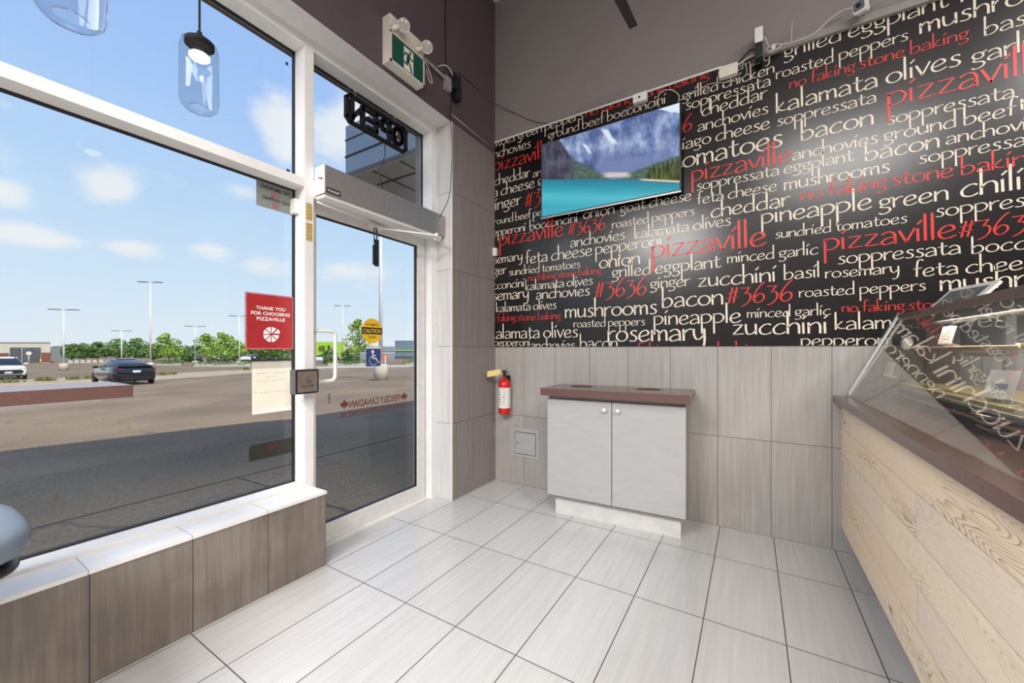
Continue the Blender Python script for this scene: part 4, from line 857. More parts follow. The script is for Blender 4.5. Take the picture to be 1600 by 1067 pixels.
MB().tube([(-1.565, -.11, .71), (-1.560, .02, .712), (-1.565, .15, .71)], .004, 6).build('seat_seam', 'stool_blue', st_)
MB().cyl((-1.80, .02, .02), (-1.80, .02, .63), .03, 20).build('pedestal', 'chrome', st_)
MB().lathe([(.0001, .03), (.05, .028), (.20, .008), (.205, 0.0), (.0001, 0)], (-1.80, .02, 0), 32).build('base', 'chrome', st_)
MB().tube([(-1.80+.13*math.cos(a), .02+.13*math.sin(a), .25) for a in [2*math.pi*k/24 for k in range(25)]], .009, 8, cap=False).tube([(-1.80, .02, .25), (-1.67, .02, .25)], .007, 8).tube([(-1.80, .02, .25), (-1.93, .02, .25)], .007, 8).build('foot_ring', 'chrome', st_)

def pendant(x, y, zb, prof, capz, rcap, bulbz, label):
    p = thing('pendant_lamp', (x, y, zb), label, 'lamp', 'glass pendant lamps at the window')
    MB().lathe(prof, (x, y, zb), 40).build('glass_shade', 'pendant_glass', p)
    MB().lathe([(.0001, .012), (rcap*.55, .010), (rcap, -.004), (rcap*1.02, -.02), (rcap*.6, -.024), (.02, -.024), (.018, -.05), (.0001, -.05)], (x, y, zb+capz), 28).build('cap', 'matte_black', p)
    MB().lathe([(.0001, -.002), (.027, -.002), (.030, -.006), (.030, -.012), (.026, -.016), (.0001, -.018)], (x, y, zb+capz-.048), 28).build('bulb', 'lamp_glow', p)
    MB().tube([(x, y, zb+capz+.005), (x, y, zb+capz+.03), (x, y, zb+capz+.03), (x, y, CEIL)], [.012, .008, .0035, .0035], 8).build('cord', 'matte_black', p)
    MB().lathe([(.0001, 0), (.05, -.004), (.055, -.025), (.05, -.025), (.0001, -.025)], (x, y, CEIL), 24).build('ceiling_canopy', 'black_plastic', p)
PROF = [(.027, .010), (.030, .002), (.042, .0), (.053, .012), (.0565, .030), (.0565, .205), (.051, .228), (.041, .238)]
pendant(-1.65, .597, 2.040, PROF, .242, .042, .15, 'clear glass cylinder pendant lamp with a black cap in front of the window')
pendant(-1.263, .224, 1.915, PROF, .242, .042, .15, 'nearer glass cylinder pendant lamp cut off by the top left edge')

# ------------------------------------------------------------------ door opener, open sign, things on frame and glass
op = thing('door_opener', (-2.13, 1.86, 2.09), 'long metal automatic door opener box across the top of the door', 'door opener')
b = MB(); b.box(XF+.001, -2.085, 1.352, 2.374, 2.100, 2.262, 0, .003); b.build('housing', 'opener_metal', op)
MB().box(XF+.001, -2.086, 1.349, 1.352, 2.100, 2.262).build('end_cap', 'white_frame', op)
b = MB(); b.box(-2.0852, -2.0838, 1.362, 1.452, 2.106, 2.138, 0); b.text('STANLEY', (-2.0834, 1.407, 2.1145), Y_, Z_, width=.078, mi=1); b.build('name_plate', ['ink', 'sign_white'], op)
b = MB(); b.box(XF+.001, -2.10, 1.36, 2.36, 2.080, 2.0995); b.tube([(-2.175, 1.36, 2.066), (-2.19, 1.80, 2.055)], .006, 8); b.build('cover_strip', 'white_frame', op)
b = MB(); b.tube([(-2.105, 2.30, 2.090), (-2.105, 2.30, 2.065)], .016, 14); b.box(-2.12, -2.09, 2.29, 2.335, 2.055, 2.066)
def bar3(b, p, q, w, h):
    p, q = Vector(p), Vector(q); t_ = (q-p).normalized(); s_ = t_.cross(Z_).normalized()
    b.add([pp+s_*w*e+Z_*h*g for pp in (p, q) for e, g in ((-1, -1), (1, -1), (1, 1), (-1, 1))], [(0, 1, 2, 3), (4, 7, 6, 5), (0, 4, 5, 1), (1, 5, 6, 2), (2, 6, 7, 3), (3, 7, 4, 0)])
bar3(b, (-2.105, 2.315, 2.058), (-1.99, 2.18, 2.052), .011, .005); bar3(b, (-1.99, 2.18, 2.044), (-2.225, 1.835, 2.046), .010, .005); b.cyl((-1.99, 2.18, 2.035), (-1.99, 2.18, 2.06), .014, 14)
b.box(-2.238, -2.205, 1.77, 1.86, 2.028, 2.06); b.build('arm', 'white_frame', op)
b = MB(); b.cyl((-2.11, 1.3475, 2.185), (-2.11, 1.3495, 2.185), .006, 10); b.tube([(-2.14, 1.346, 2.195), (-2.115, 1.345, 2.187)], .0025, 6); b.build('lock_screw', 'ink', op)
b = MB(); b.tube([(-2.20, 1.790, 2.035), (-2.20, 1.788, 1.93)], .004, 6); b.tube([(-2.20, 1.806, 2.035), (-2.20, 1.815, 1.99), (-2.20, 1.800, 1.93)], .005, 6)
b.box(-2.207, -2.193, 1.779, 1.793, 1.78, 1.915, 0, .003); b.box(-2.209, -2.191, 1.794, 1.822, 1.772, 1.955, 0, .004)
tagobj(b.build('hanging_strap', 'black_plastic', origin=(-2.2, 1.80, 2.03)), 'black strap hanging from the door opener in front of the glass', 'strap')

XO = -2.105
osn = thing('open_sign', (XO, 1.74, 2.60), 'black neon tube sign reading open, seen from behind, hanging in the transom', 'sign')
def sq_tube(b, P, w, closed=False, mi=0, d=.026):
    """square moulding along a path in the Y,Z plane"""
    P = [Vector((p[0], p[1])) for p in P]
    segs = list(zip(P, P[1:]+([P[0]] if closed else [])))[:len(P) if closed else len(P)-1]
    for a, c in segs:
        t_ = (c-a).normalized(); nn = Vector((-t_.y, t_.x))*w/2; a2 = a-t_*w*.48; c2 = c+t_*w*.48
        q = [a2+nn, a2-nn, c2-nn, c2+nn]
        v = [(XO-d/2, p.x, p.y) for p in q]+[(XO+d/2, p.x, p.y) for p in q]
        b.add(v, [(0, 3, 2, 1), (4, 5, 6, 7), (0, 1, 5, 4), (1, 2, 6, 5), (2, 3, 7, 6), (3, 0, 4, 7)], mi)
yo0, yo1, zo0, zo1 = 1.497, 1.990, 2.592, 2.772; ch = .032
b = MB(); sq_tube(b, [(yo0+ch, zo0+.008), (yo1-ch, zo0+.008), (yo1-.008, zo0+ch), (yo1-.008, zo1-ch), (yo1-ch, zo1-.008), (yo0+ch, zo1-.008), (yo0+.008, zo1-ch), (yo0+.008, zo0+ch)], .017, True)
b.box(XO-.010, XO-.006, yo0+.02, yo1-.02, zo0+.085, zo0+.092); b.build('outline_tube', 'matte_black', osn)
b = MB(); zl0, zl1 = zo0+.036, zo1-.036; w = .024
# N (mirrored)
sq_tube(b, [(1.543, zl0), (1.543, zl1)], w); sq_tube(b, [(1.622, zl0), (1.622, zl1)], w); sq_tube(b, [(1.543, zl0+.004), (1.622, zl1-.004)], w)
# E (mirrored: spine on the right)
sq_tube(b, [(1.725, zl0), (1.725, zl1)], w)
for z in (zl0, (zl0+zl1)/2, zl1): sq_tube(b, [(1.660, z), (1.725, z)], w*.85)
# P (mirrored)
zm = (zl0+zl1)/2-.006
sq_tube(b, [(1.835, zl0), (1.835, zl1)], w); sq_tube(b, [(1.835, zl1), (1.785, zl1), (1.768, zl1-.018), (1.768, zm+.018), (1.785, zm), (1.835, zm)], w*.85)
# O
sq_tube(b, ell(1.907, (zl0+zl1)/2, .036, (zl1-zl0)/2, 0, 360, 0, 20)[:-1], w*.85, True)
b.build('letters', 'matte_black', osn)
b = MB(); b.tube([(XO-.004, 1.907+.026*math.cos(a), (zl0+zl1)/2+(zl1-zl0)*.40*math.sin(a)) for a in [2*math.pi*k/24 for k in range(25)]], .0025, 6, cap=False); b.build('red_tube', 'ink_red', osn)
for y in (1.575, 1.892):
    b = MB(); b.tube([(XO, y, zo1), (XO-.01, y, zo1+.035)], .0015, 6); b.tube([(XO-.01-.0*k, y+.007*math.cos(a), zo1+.042+.007*math.sin(a)) for k, a in enumerate([2*math.pi*j/12 for j in range(13)])], .0015, 6, cap=False); b.tube([(XO-.01, y, zo1+.049), (XO-.03, y, zo1+.075), (XF+.001, y, zo1+.085)], .0015, 6)
    b.build('hook', 'chrome', osn)
MB().tube([(XO, 1.80, zo0+.005), (XO+.01, 1.79, zo0-.10), (XO, 1.75, zo0-.22), (XO+.01, 1.77, zo0-.325)], .003, 6).build('power_cord', 'black_plastic', osn)

xs_ = XG+.0045
def decal(name, m, y0, y1, z0, z1, label, cat, x=xs_, th=.0012, mats=None, dec=None, kids=None):
    o = MB().box(x, x+th, y0, y1, z0, z1).build(name, m, origin=(x, (y0+y1)/2, z0)); tagobj(o, label, cat)
    return o
mY = -Y_
# red sign
rs = decal('thank_you_sign', 'sign_red', 1.026, 1.283, 1.200, 1.506, 'red sign thanking customers, with a white pizza emblem, on the window', 'sign', x=xs_+.002, th=.002)
b = MB(); xq = xs_+.0046
for i, stx in enumerate(('THANK YOU', 'FOR CHOOSING', 'PIZZAVILLE')):
    wd = (.155, .205, .150)[i]; b.text(stx, (xq, 1.157, 1.418-.0295*i), Y_, Z_, width=wd, height=.019)
b.build('white_lettering', 'sign_white', rs)
b = MB()
for k in range(8):
    a0, a1 = math.radians(45*k+4), math.radians(45*k+41); oy, oz = (.006, .004) if k == 0 else (0, 0)
    P = [(xq, 1.157+oy+.006*math.cos((a0+a1)/2), 1.283+oz+.006*math.sin((a0+a1)/2))]+[(xq, 1.157+oy+.042*math.cos(a0+(a1-a0)*j/6), 1.283+oz+.042*math.sin(a0+(a1-a0)*j/6)) for j in range(7)]
    b.add(P, [tuple(range(8))])
b.build('pizza_emblem', 'sign_white', rs)
b = MB(); e_ = .006
for a in ((1.028, 1.281, 1.204, 1.2052), (1.028, 1.281, 1.5008, 1.502), (1.030, 1.0312, 1.204, 1.502), (1.2778, 1.279, 1.204, 1.502)): b.box(xq-.0008, xq-.0002, *a)
b.build('thin_border', 'sign_white', rs)
# paper notice
pp = decal('paper_notice', 'paper', 1.061, 1.268, .872, 1.136, 'cream paper notice behind glass below the red sign', 'notice')
MB().box(xs_, xs_+.006, 1.058, 1.268, 1.136, 1.146).build('clip_strip', 'ink', pp)
MB().box(xs_, xs_+.0016, 1.061, 1.27, .848, .872).build('sleeve_edge', 'white_plastic', pp)
b = MB(); b.box(xs_+.0012, xs_+.0015, 1.061, 1.268, 1.095, 1.136, 0)  # darker band along the top edge, then broken lines of print
for z, y0, y1 in ((1.066, 1.085, 1.13), (1.066, 1.17, 1.25), (1.046, 1.13, 1.20), (1.026, 1.08, 1.25), (.962, 1.07, 1.25)):
    y = y0
    while y < y1: w = random.uniform(.010, .022); b.box(xs_+.0012, xs_+.0016, y, min(y+w, y1), z, z+.0035, 0); y += w+.006
b.build('faint_print', 'paper_darker', pp)
# dark film sticker at the bottom
b = MB(); b.prism([(1.285, .60), (1.285, .686), (1.065, .686), (1.050, .678), (1.047, .665), (1.047, .60)], (xs_, 0, 0), Y_, Z_, X_*.0012)
df = tagobj(b.build('dark_sticker', 'dark_film', origin=(xs_, 1.16, .6)), 'dark brown rounded sticker low on the window glass', 'sticker')
b = MB(); b.box(xs_+.0012, xs_+.0016, 1.135, 1.195, .648, .672, 0); b.build('red_patch', mat('film_red', (.05, .012, .010), .5), df)
# no smoking sticker, seen from behind
ns = decal('no_smoking_sticker', 'grey_film', 1.082, 1.283, 1.982, 2.128, 'grey no smoking and no vaping sticker seen from behind at the top of the window', 'sticker')
b = MB(); b.text('NO SMOKING', (xs_+.0018, 1.180, 2.086), mY, Z_, width=.155, height=.021); b.text('NO VAPING', (xs_+.0018, 1.185, 2.028), mY, Z_, width=.145, height=.021); b.build('mirrored_lettering', 'ink', ns)
b = MB()
for zc, r in ((2.066, .016), (2.006, .013)):
    b.tube([(xs_+.0015, 1.182+r*1.3*math.cos(a), zc+r*.8*math.sin(a)) for a in [2*math.pi*k/20 for k in range(21)]], .0018, 5, cap=False); b.tube([(xs_+.0015, 1.182-r*.9, zc-r*.5), (xs_+.0015, 1.182+r*.9, zc+r*.5)], .0018, 5)
b.build('prohibition_symbol', 'ink_red', ns)
# small black glass clips
for y, z, w, lab in ((.505, 2.196, .016, 'small black clip on the transom bar near the left edge'), (1.238, 2.838, .012, 'tiny black spot stuck high on the upper window'), (1.242, 2.224, .018, 'small black square clip at the lower right corner of the upper window')):
    tagobj(MB().box(XG+.005, XG+.011, y, y+w, z, z+.016, 0, .001).build('glass_clip', 'ink', origin=(XG, y, z)), lab, 'clip')
# push button
pb = thing('push_button', (XF+.03, 1.265, .955), 'square metal door push button in a grey box on the mullion', 'button')
MB().box(XF+.001, -2.125, 1.203, 1.336, .952, 1.088, 0, .006).build('button_box', mat('button_grey', (.10, .10, .105), .5), pb)
b = MB(); b.prism(rrect(.066, .067, .012), (-2.1255, 1.2695, 1.020), Y_, Z_, X_*.006); b.build('rim', 'black_plastic', pb)
pl = MB().box(-2.1195, -2.117, 1.213, 1.326, .962, 1.078, 0, .001).build('plate', mat('button_plate', (.33, .28, .24), .35, .7, noise=.1), pb)
b = MB(); b.text('PUSH TO OPEN', (-2.1166, 1.270, .990), Y_, Z_, width=.070, height=.012)
b.tube([(-2.1168, 1.270+.012*math.cos(a), 1.024+.012*math.sin(a)) for a in [math.pi*(.75+1.5*k/12) for k in range(13)]], .0015, 5); b.tube([(-2.1168, 1.268, 1.052), (-2.1168, 1.268, 1.034), (-2.1168, 1.280, 1.030), (-2.1168, 1.286, 1.015)], .0018, 5)
b.build('engraving', 'ink', pl)
tagobj(MB().box(-2.283, -2.235, 1.262, 1.2875, 1.985, 2.070, 0, .004).build('door_contact', 'white_plastic', origin=(-2.26, 1.28, 1.985)), 'small white alarm sensor at the corner of the no smoking sticker', 'sensor')
for z0, z1, lab in ((1.945, 2.040, 'upper yellow label strip on the mullion beside the door'), (1.825, 1.930, 'lower yellow label strip on the mullion beside the door')):
    o = MB().box(XF, XF+.001, 1.296, 1.334, z0, z1).build('label_strip', 'gold_label', origin=(XF, 1.315, z0)); tagobj(o, lab, 'label', 'yellow label strips on the mullion')
    b = MB()
    for k in range(5): b.box(XF+.001, XF+.0013, 1.300, 1.330, z0+.012+.02*k, z0+.018+.02*k)
    b.build('print', 'gold_print', o)
# decals on the door glass
xd = -2.2575
b = MB(); b.prism([(1.818+.087*math.cos(a), 1.329+.087*math.sin(a)) for a in [2*math.pi*k/40 for k in range(40)]], (xd, 0, 0), Y_, Z_, X_*.001)
cd = tagobj(b.build('caution_decal', 'caution_yellow', origin=(xd, 1.818, 1.329)), 'round yellow caution automatic door decal on the door glass', 'decal')
b = MB(); hy = lambda z: math.sqrt(max(0, .087**2-(z-1.329)**2))
b.add([(xd+.0013, 1.818-hy(1.305), 1.305), (xd+.0013, 1.818+hy(1.305), 1.305), (xd+.0013, 1.818+.087, 1.329), (xd+.0013, 1.818+hy(1.353), 1.353), (xd+.0013, 1.818-hy(1.353), 1.353), (xd+.0013, 1.818-.087, 1.329)], [(0, 1, 2, 3, 4, 5)], 0)
b.text('AUTOMATIC', (xd+.0013, 1.818, 1.364), Y_, Z_, width=.112, height=.017); b.text('DOOR', (xd+.0013, 1.818, 1.277), Y_, Z_, width=.060, height=.017); b.text('CAUTION', (xd+.0018, 1.818, 1.315), Y_, Z_, width=.150, height=.029, mi=1)
b.build('lettering', ['ink', 'caution_yellow'], cd)
wd_ = decal('wheelchair_decal', 'access_blue', 1.768, 1.890, 1.082, 1.205, 'square blue wheelchair access decal on the door glass below the yellow one', 'decal', x=xd, th=.001)
b = MB(); xq = xd+.0016
b.add([(xq, 1.822+.012*math.cos(k*math.pi/7), 1.184+.012*math.sin(k*math.pi/7)) for k in range(14)], [tuple(range(14))])
def flat(b, P, w, x=xq):
    for (a, c) in zip(P, P[1:]):
        a2, c2 = Vector(a), Vector(c); t_ = (c2-a2).normalized(); nn = Vector((-t_.y, t_.x))*w/2; a2 -= t_*w*.3; c2 += t_*w*.3
        b.add([(x, p.x, p.y) for p in (a2+nn, a2-nn, c2-nn, c2+nn)], [(0, 1, 2, 3)])
flat(b, [(1.822, 1.170), (1.824, 1.138), (1.852, 1.136), (1.864, 1.108), (1.876, 1.112)], .010); flat(b, [(1.823, 1.158), (1.846, 1.156)], .008)
flat(b, [(1.828+.034*math.cos(a), 1.122+.030*math.sin(a)) for a in [math.radians(120+230*k/16) for k in range(17)]], .009); b.build('wheelchair_symbol', 'sign_white', wd_)
MB().box(xd, xd+.0012, 1.768, 1.890, 1.205, 1.222).build('caption_strip', 'cable_white', wd_)
b = MB()
for z in (.868, .884, .900, .916): b.box(xd, xd+.001, 1.487, 1.498, z-.004, z+.004)
tagobj(b.build('marker_strip', 'ink', origin=(xd, 1.49, .89)), 'vertical row of four tiny black marks on the door glass below the pull handle', 'sticker')
def leaf(b, c, s):
    P = [(0, 1.0), (.16, .68), (.34, .78), (.27, .30), (.52, .56), (.60, .40), (.92, .46), (.80, .16), (.94, .06), (.50, -.26), (.55, -.42), (.06, -.36), (.06, -.85)]
    P = P+[(-x, y) for x, y in reversed(P[1:])]
    b.add([(xd+.001, c[0]+x*s, c[1]+y*s) for x, y in P], [tuple(range(len(P)))])
b = MB(); b.text('FIERCELY CANADIAN', (xd+.001, 1.855, .816), mY, Z_, width=.435, height=.048)
leaf(b, (1.600, .838), .036); leaf(b, (2.112, .838), .036)
b.text('CANADIAN OWNED & OPERATED SINCE 1963', (xd+.001, 1.862, .758), mY, Z_, width=.590, height=.033)
tagobj(b.build('door_lettering', 'brown_ink', origin=(xd, 1.86, .75)), 'two mirrored lines of brown-red lettering with maple leaves on the door glass', 'lettering')

# ------------------------------------------------------------------ service counter and display case
ct = thing('service_counter', (.8, 1.3, 0), 'service counter faced with pale pine planks under a brown stone top', 'counter')
MB().box(.455, 1.12, -.9, YB-.003, .15, .884).build('plank_front', 'plank_wood', ct).data.materials[0] = M['plank_wood']
MB().box(.418, 1.16, -.9, YB-.003, .885, .926, 0, .002).build('stone_top', 'brown_quartz', ct)
MB().box(.55, 1.10, -.9, YB-.003, 0.0, .149).build('toe_kick', 'case_brown', ct)
for o in ct.children:
    if o.name.startswith('plank_front'):
        for v in o.data.vertices: v.co += Vector(ct.location)
        o.location = -Vector(ct.location)      # keeps the wood pattern in room coordinates
dc = thing('display_case', (.8, 1.6, .926), 'slanted glass food display case with metal frame on the counter', 'display case')
GY0, GY1 = .0, 2.962
A0, A1 = Vector((.484, 0, .930)), Vector((.700, 0, 1.372)); gn = Vector(((A1-A0).z, 0, -(A1-A0).x)).normalized()
b = MB(); v = []
for y in (GY0, GY1):
    for p in (A0, A1):
        for e in (0, .0016): v.append(p+gn*e+Y_*y)
b.add(v, [(0, 1, 3, 2), (4, 6, 7, 5), (0, 4, 5, 1), (2, 3, 7, 6), (0, 2, 6, 4), (1, 5, 7, 3)]); b.build('front_glass', 'coated_glass', dc)
MB().prism([(.492, .930), (.706, 1.362), (1.04, 1.362), (1.04, .930)], (0, GY1-.008, 0), X_, Z_, Y_*.005).build('end_glass', 'case_glass', dc)
b = MB(); u = (A1-A0)
bar3(b, (A0.x-.001, GY1+.008, A0.z+.008), (A1.x-.006, GY1+.008, A1.z+.012), .012, .014); b.build('end_post', 'satin_metal', dc)
b = MB(); b.box(.690, .985, GY0, GY1+.015, 1.356, 1.392, 0, .004); b.box(.700, .712, GY0, GY1, 1.326, 1.356); b.build('top_cap', 'brushed', dc).data.materials[0] = M['cap_metal'] if 'cap_metal' in M else mat('cap_metal', (.30, .25, .22), .38, .8, noise=.1, nscale=40, stretch=(1, .3, 1))
b = MB(); b.tube([(.80, GY0, 1.335), (.80, GY1, 1.335)], .016, 12); b.build('upper_rail', 'brushed', dc)
l = bpy.data.lights.new('case_fill_light', 'AREA'); l.shape = 'RECTANGLE'; l.size = .04; l.size_y = 2.6; l.energy = 9; l.color = (1.0, .90, .74)  # hidden strip light added to brighten the inside of the case
lo = bpy.data.objects.new('case_fill_light', l); COL.objects.link(lo); lo.location = (.745, 1.5, 1.354)
for x, y, r in ((1.01, 2.72, .016), (1.01, 1.75, .016), (1.01, .8, .016)):
    b = MB(); b.box(x-r, x+r, y-r, y+r, .927, 1.357); b.build('rear_post', 'steel', dc)
b = MB(); b.box(.80, .925, 2.945, 2.953, .927, 1.355); b.build('end_panel', 'case_brown', dc)
b = MB(); b.box(.735, 1.0, GY0+.05, 2.93, 1.188, 1.193); b.build('upper_shelf', 'case_glass', dc)
b = MB(); b.box(.665, 1.0, GY0+.05, 2.93, 1.004, 1.022); b.build('lower_shelf', 'bamboo', dc)
for y0, y1 in ((.2, .95), (1.05, 1.80), (1.95, 2.85)):
    b = MB(); b.tube(fillet([(.78, y0, 1.215), (.735, y0, 1.215), (.735, y0, 1.186), (.735, y0, 1.180), (.735, y1, 1.180), (.735, y1, 1.186), (.735, y1, 1.215), (.78, y1, 1.215)], .02), .007, 8)
    b.tube([(.732, y0-.04, 1.205), (.732, y1+.04, 1.205)], .009, 8); b.build('upper_copper_rail', 'copper', dc)
    b = MB(); b.tube(fillet([(.70, y0, .996), (.655, y0, .996), (.655, y0, .966), (.655, y1, .966), (.655, y1, .996), (.70, y1, .996)], .02), .007, 8); b.build('lower_copper_rail', 'copper', dc)
b = MB(); b.tube([(.66, GY0+.05, 1.0), (.66, 2.93, 1.0)], .008, 8); b.build('shelf_edge_rail', 'steel', dc)
def pan(loc, lx, ly, h, label, rz=0):
    p = thing('serving_pan', loc, label, 'pan', 'steel pans in the display case', rz)
    b = MB(); n = len(rrect(lx, ly, .155 if lx == ly else .06)); rings = []
    for s_, z in ((.90, 0.002), (.93, h*.5), (.95, h-.004), (1.0, h), (1.015, h-.003), (1.0, h-.006), (.93, h-.008), (.91, h*.5), (.885, .006)):
        rings.append([(x*s_, y*s_, z) for x, y in rrect(lx, ly, .155 if lx == ly else .06)])
    v = [q for r_ in rings for q in r_]; f = [(i*n+k, i*n+(k+1) % n, (i+1)*n+(k+1) % n, (i+1)*n+k) for i in range(len(rings)-1) for k in range(n)]
    f += [tuple(range(n))[::-1], tuple((len(rings)-1)*n+k for k in range(n))]
    b.add(v, f, 0, True); b.build('body', 'chrome', p, local=True); return p
for k, lab in enumerate(('bottom steel pan of the stack at the near end of the display case', 'middle steel pan of the stack at the near end of the display case', 'top steel pan of the stack at the near end of the display case')):
    pan((.80-.004*k, 1.86+.006*k, .9275+.020*k), .168, .168, .024, lab, rz=.06*k-.05)
pan((.83, 2.50, .9275), .15, .18, .03, 'single shallow steel pan on the counter top near the left end of the display case', rz=.03)
def card(c, w, h, label, mark=False):
    """a tent card facing the customer; c = middle of its lower edge"""
    c = Vector(c); t = thing('price_card', c, label, 'price card', 'white cards in the display case', 0)
    u = Vector((.35, -.94, 0)).normalized(); up = Vector((.25, .10, .95)).normalized(); n_ = u.cross(up).normalized()
    if n_.x > 0: n_ = -n_
    b = MB(); b.prism([(-w/2, 0), (w/2, 0), (w/2, h), (-w/2, h)], c, u, up, -n_*.003); b.prism([(-w/2, -.002), (w/2, -.002), (w/2, .003), (-w/2, .003)], c, u, Z_, -n_*.035)
    b.build('card', 'sign_white', t)
    b = MB()
    if mark: b.prism([(-w*.30, h*.32), (w*.26, h*.32), (w*.26, h*.52), (-w*.30, h*.52)], c, u, up, n_*.0006)
    else:
        for k in range(4): b.prism([(-w*.32, h*(.25+.16*k)), (w*.30, h*(.25+.16*k)), (w*.30, h*(.28+.16*k)), (-w*.32, h*(.28+.16*k))], c, u, up, n_*.0006)
    b.build('print', 'store_grey', t); return t
card(onx(1556, 622, .70), .095, .098, 'largest white price card with a grey bar at the lower right of the case', True)
card(onx(1475, 537, .765), .070, .085, 'white printed card standing on the upper rail of the display case')
card(onx(1385, 587, .64), .062, .078, 'white printed card low behind the left end of the slanted glass')
b = MB(); v, f = superbox(.70, 2.86, 1.226, .022, .022, .032, 2.5, 16, 10); b.add(v, f, 0, True); tagobj(b.build('scoop', 'white_plastic', origin=(.70, 2.86, 1.195)), 'small white lump on the upper shelf at the left end of the case', 'shelf item')
ps = thing('tablet', (.86, 2.72, 1.392), 'white framed tablet leaning back on top of the display case', 'tablet')
BL = Vector((.80, 2.88, 1.423)); U_ = Vector((.045, -.345, -.008)); H_ = Vector((.074, 0, .087)); BL = BL-H_*.33; H_ = H_*1.33
w_, h_ = U_.length, H_.length; ud, hd_ = U_.normalized(), H_.normalized(); nn = ud.cross(hd_).normalized(); nn = nn if nn.x < 0 else -nn
MB().prism([(x+w_/2, y+h_/2) for x, y in rrect(w_/2, h_/2, .015)], BL, ud, hd_, -nn*.012).build('frame', 'white_plastic', ps)
MB().prism([(.025, .018), (w_-.04, .018), (w_-.04, h_-.022), (.025, h_-.022)], BL+nn*.0005, ud, hd_, nn*.0005).build('screen', mat('tablet_screen', (.10, .12, .12), .08, noise=.5, nscale=14), ps)
b = MB(); b.prism([(w_*.4, .02), (w_*.6, .02), (w_*.6, .03), (w_*.4, .03)], BL-nn*.012, ud, hd_, -nn*.05); b.box(.86, .96, 2.62, 2.78, 1.3925, 1.400); b.build('stand', 'white_plastic', ps)
MB().cyl(BL+ud*(w_*.5)+hd_*(h_-.010)+nn*.0003, BL+ud*(w_*.5)+hd_*(h_-.010)+nn*.001, .003, 10).build('front_lens', 'ink', ps)

# ------------------------------------------------------------------ outdoors: ground
def strip(name, pts, m, lift=.004, th=.0):
    """flat patch of ground, pts = (X, Y)"""
    b = MB(); P = [Vector((x, y, gz(x)+lift)) for x, y in pts]
    n = len(P); lo = [p-Z_*(lift+.05) for p in P]
    b.add(P+lo, [tuple(range(n))]+[(i, (i+1) % n, n+(i+1) % n, n+i) for i in range(n)]); return struct(b.build(name, m))
xs2 = [-2.40, -6, -12, -25, -45, -130, -420]
b = MB(); ys = [-260, -60, -20, 0, 20, 60, 400]; v = [(x, y, gz(x)) for x in xs2 for y in ys]; ny = len(ys)
b.add(v, [(i*ny+j, i*ny+j+1, (i+1)*ny+j+1, (i+1)*ny+j) for i in range(len(xs2)-1) for j in range(ny-1)]); struct(b.build('car_park_ground', 'asphalt'))
strip('trim_8', [(-4.63, -30), (-4.61, -30), (-4.61, 30), (-4.63, 30)], 'joint')
for k in range(-3, 6): strip('trim_9', [(-4.62, 2.0+3.0*k), (-2.45, 2.0+3.0*k), (-2.45, 2.015+3.0*k), (-4.62, 2.015+3.0*k)], 'joint')
def gpoly(name, pxs, m, lift=.004):
    return strip(name, [tuple(ong(*p).xy) for p in pxs], m, lift)
gpoly('ground_sand_strip', [(-60, 598), (60, 592), (250, 584), (390, 577.5), (460, 574), (460, 577), (390, 583), (300, 590), (150, 600), (-60, 609)], 'sand', .01)
gpoly('ground_kerb_line', [(470, 574), (640, 571), (760, 572), (760, 574.5), (640, 573.5), (470, 576.5)], 'kerb', .08)

# ------------------------------------------------------------------ outdoors: canopy of the next shop
cn = thing('shop_canopy', (-3.5, 8, 3.46), 'blue-grey canopy of the neighbouring shop seen through the glass above the door', 'canopy')
b = MB(); b.box(-4.49, -2.62, 3.2, 13, 3.48, 4.09); b.build('fascia', 'fascia_blue', cn)
b = MB(); b.box(-4.495, -2.62, 3.19, 3.2, 3.68, 3.70); b.box(-4.495, -2.62, 3.19, 3.2, 3.90, 3.91); b.build('fascia_joint', 'ink', cn)
b = MB(); b.box(-4.4, -2.64, 3.28, 12.8, 3.46, 3.48); b.build('soffit', 'soffit_beige', cn)
b = MB()
for x in (-4.1, -3.6, -3.1): b.box(x, x+.025, 3.3, 12.7, 3.454, 3.461)
for y in (3.6, 4.5, 5.6): b.box(-4.38, -2.66, y, y+.03, 3.453, 3.46)
b.build('soffit_groove', 'ink', cn)
# ------------------------------------------------------------------ lamp posts
def copy_tree(o, parent=None):
    c = o.copy(); COL.objects.link(c)
    if parent: c.parent = parent
    for ch in [q for q in o.children]: copy_tree(ch, c)
    return c
def lamp_post(p, h, base, label, yaw=0.3):
    t = thing('street_lamp', (p.x, p.y, gz(p.x)-.05), label, 'lamp post', 'car park lamp posts')
    x, y, z = p.x, p.y, gz(p.x)
    b = MB(); b.tube([(x, y, z+base*.9), (x, y, z+h*.5), (x, y, z+h)], [.10, .085, .06], 10); b.build('pole', 'post_white', t)
    MB().lathe([(.0001, -.05), (.36, -.05), (.36, base-.04), (.32, base), (.0001, base)], (x, y, z), 20).build('concrete_base', 'concrete', t)
    for s in (-1, 1):
        d = Vector((math.cos(yaw), math.sin(yaw), 0))*s; n_ = Vector((-d.y, d.x, 0)); o = Vector((x, y, z+h))
        b = MB(); b.prism([(.35, -.10), (.45, -.17), (1.20, -.17), (1.30, -.08), (1.30, .08), (1.20, .17), (.45, .17), (.35, .10)], o+Z_*(-.02), d, n_, Z_*.09); b.tube([o-Z_*.05, o+d*.4], .035, 6); b.build('lamp_head', 'lamp_head', t)
    return t
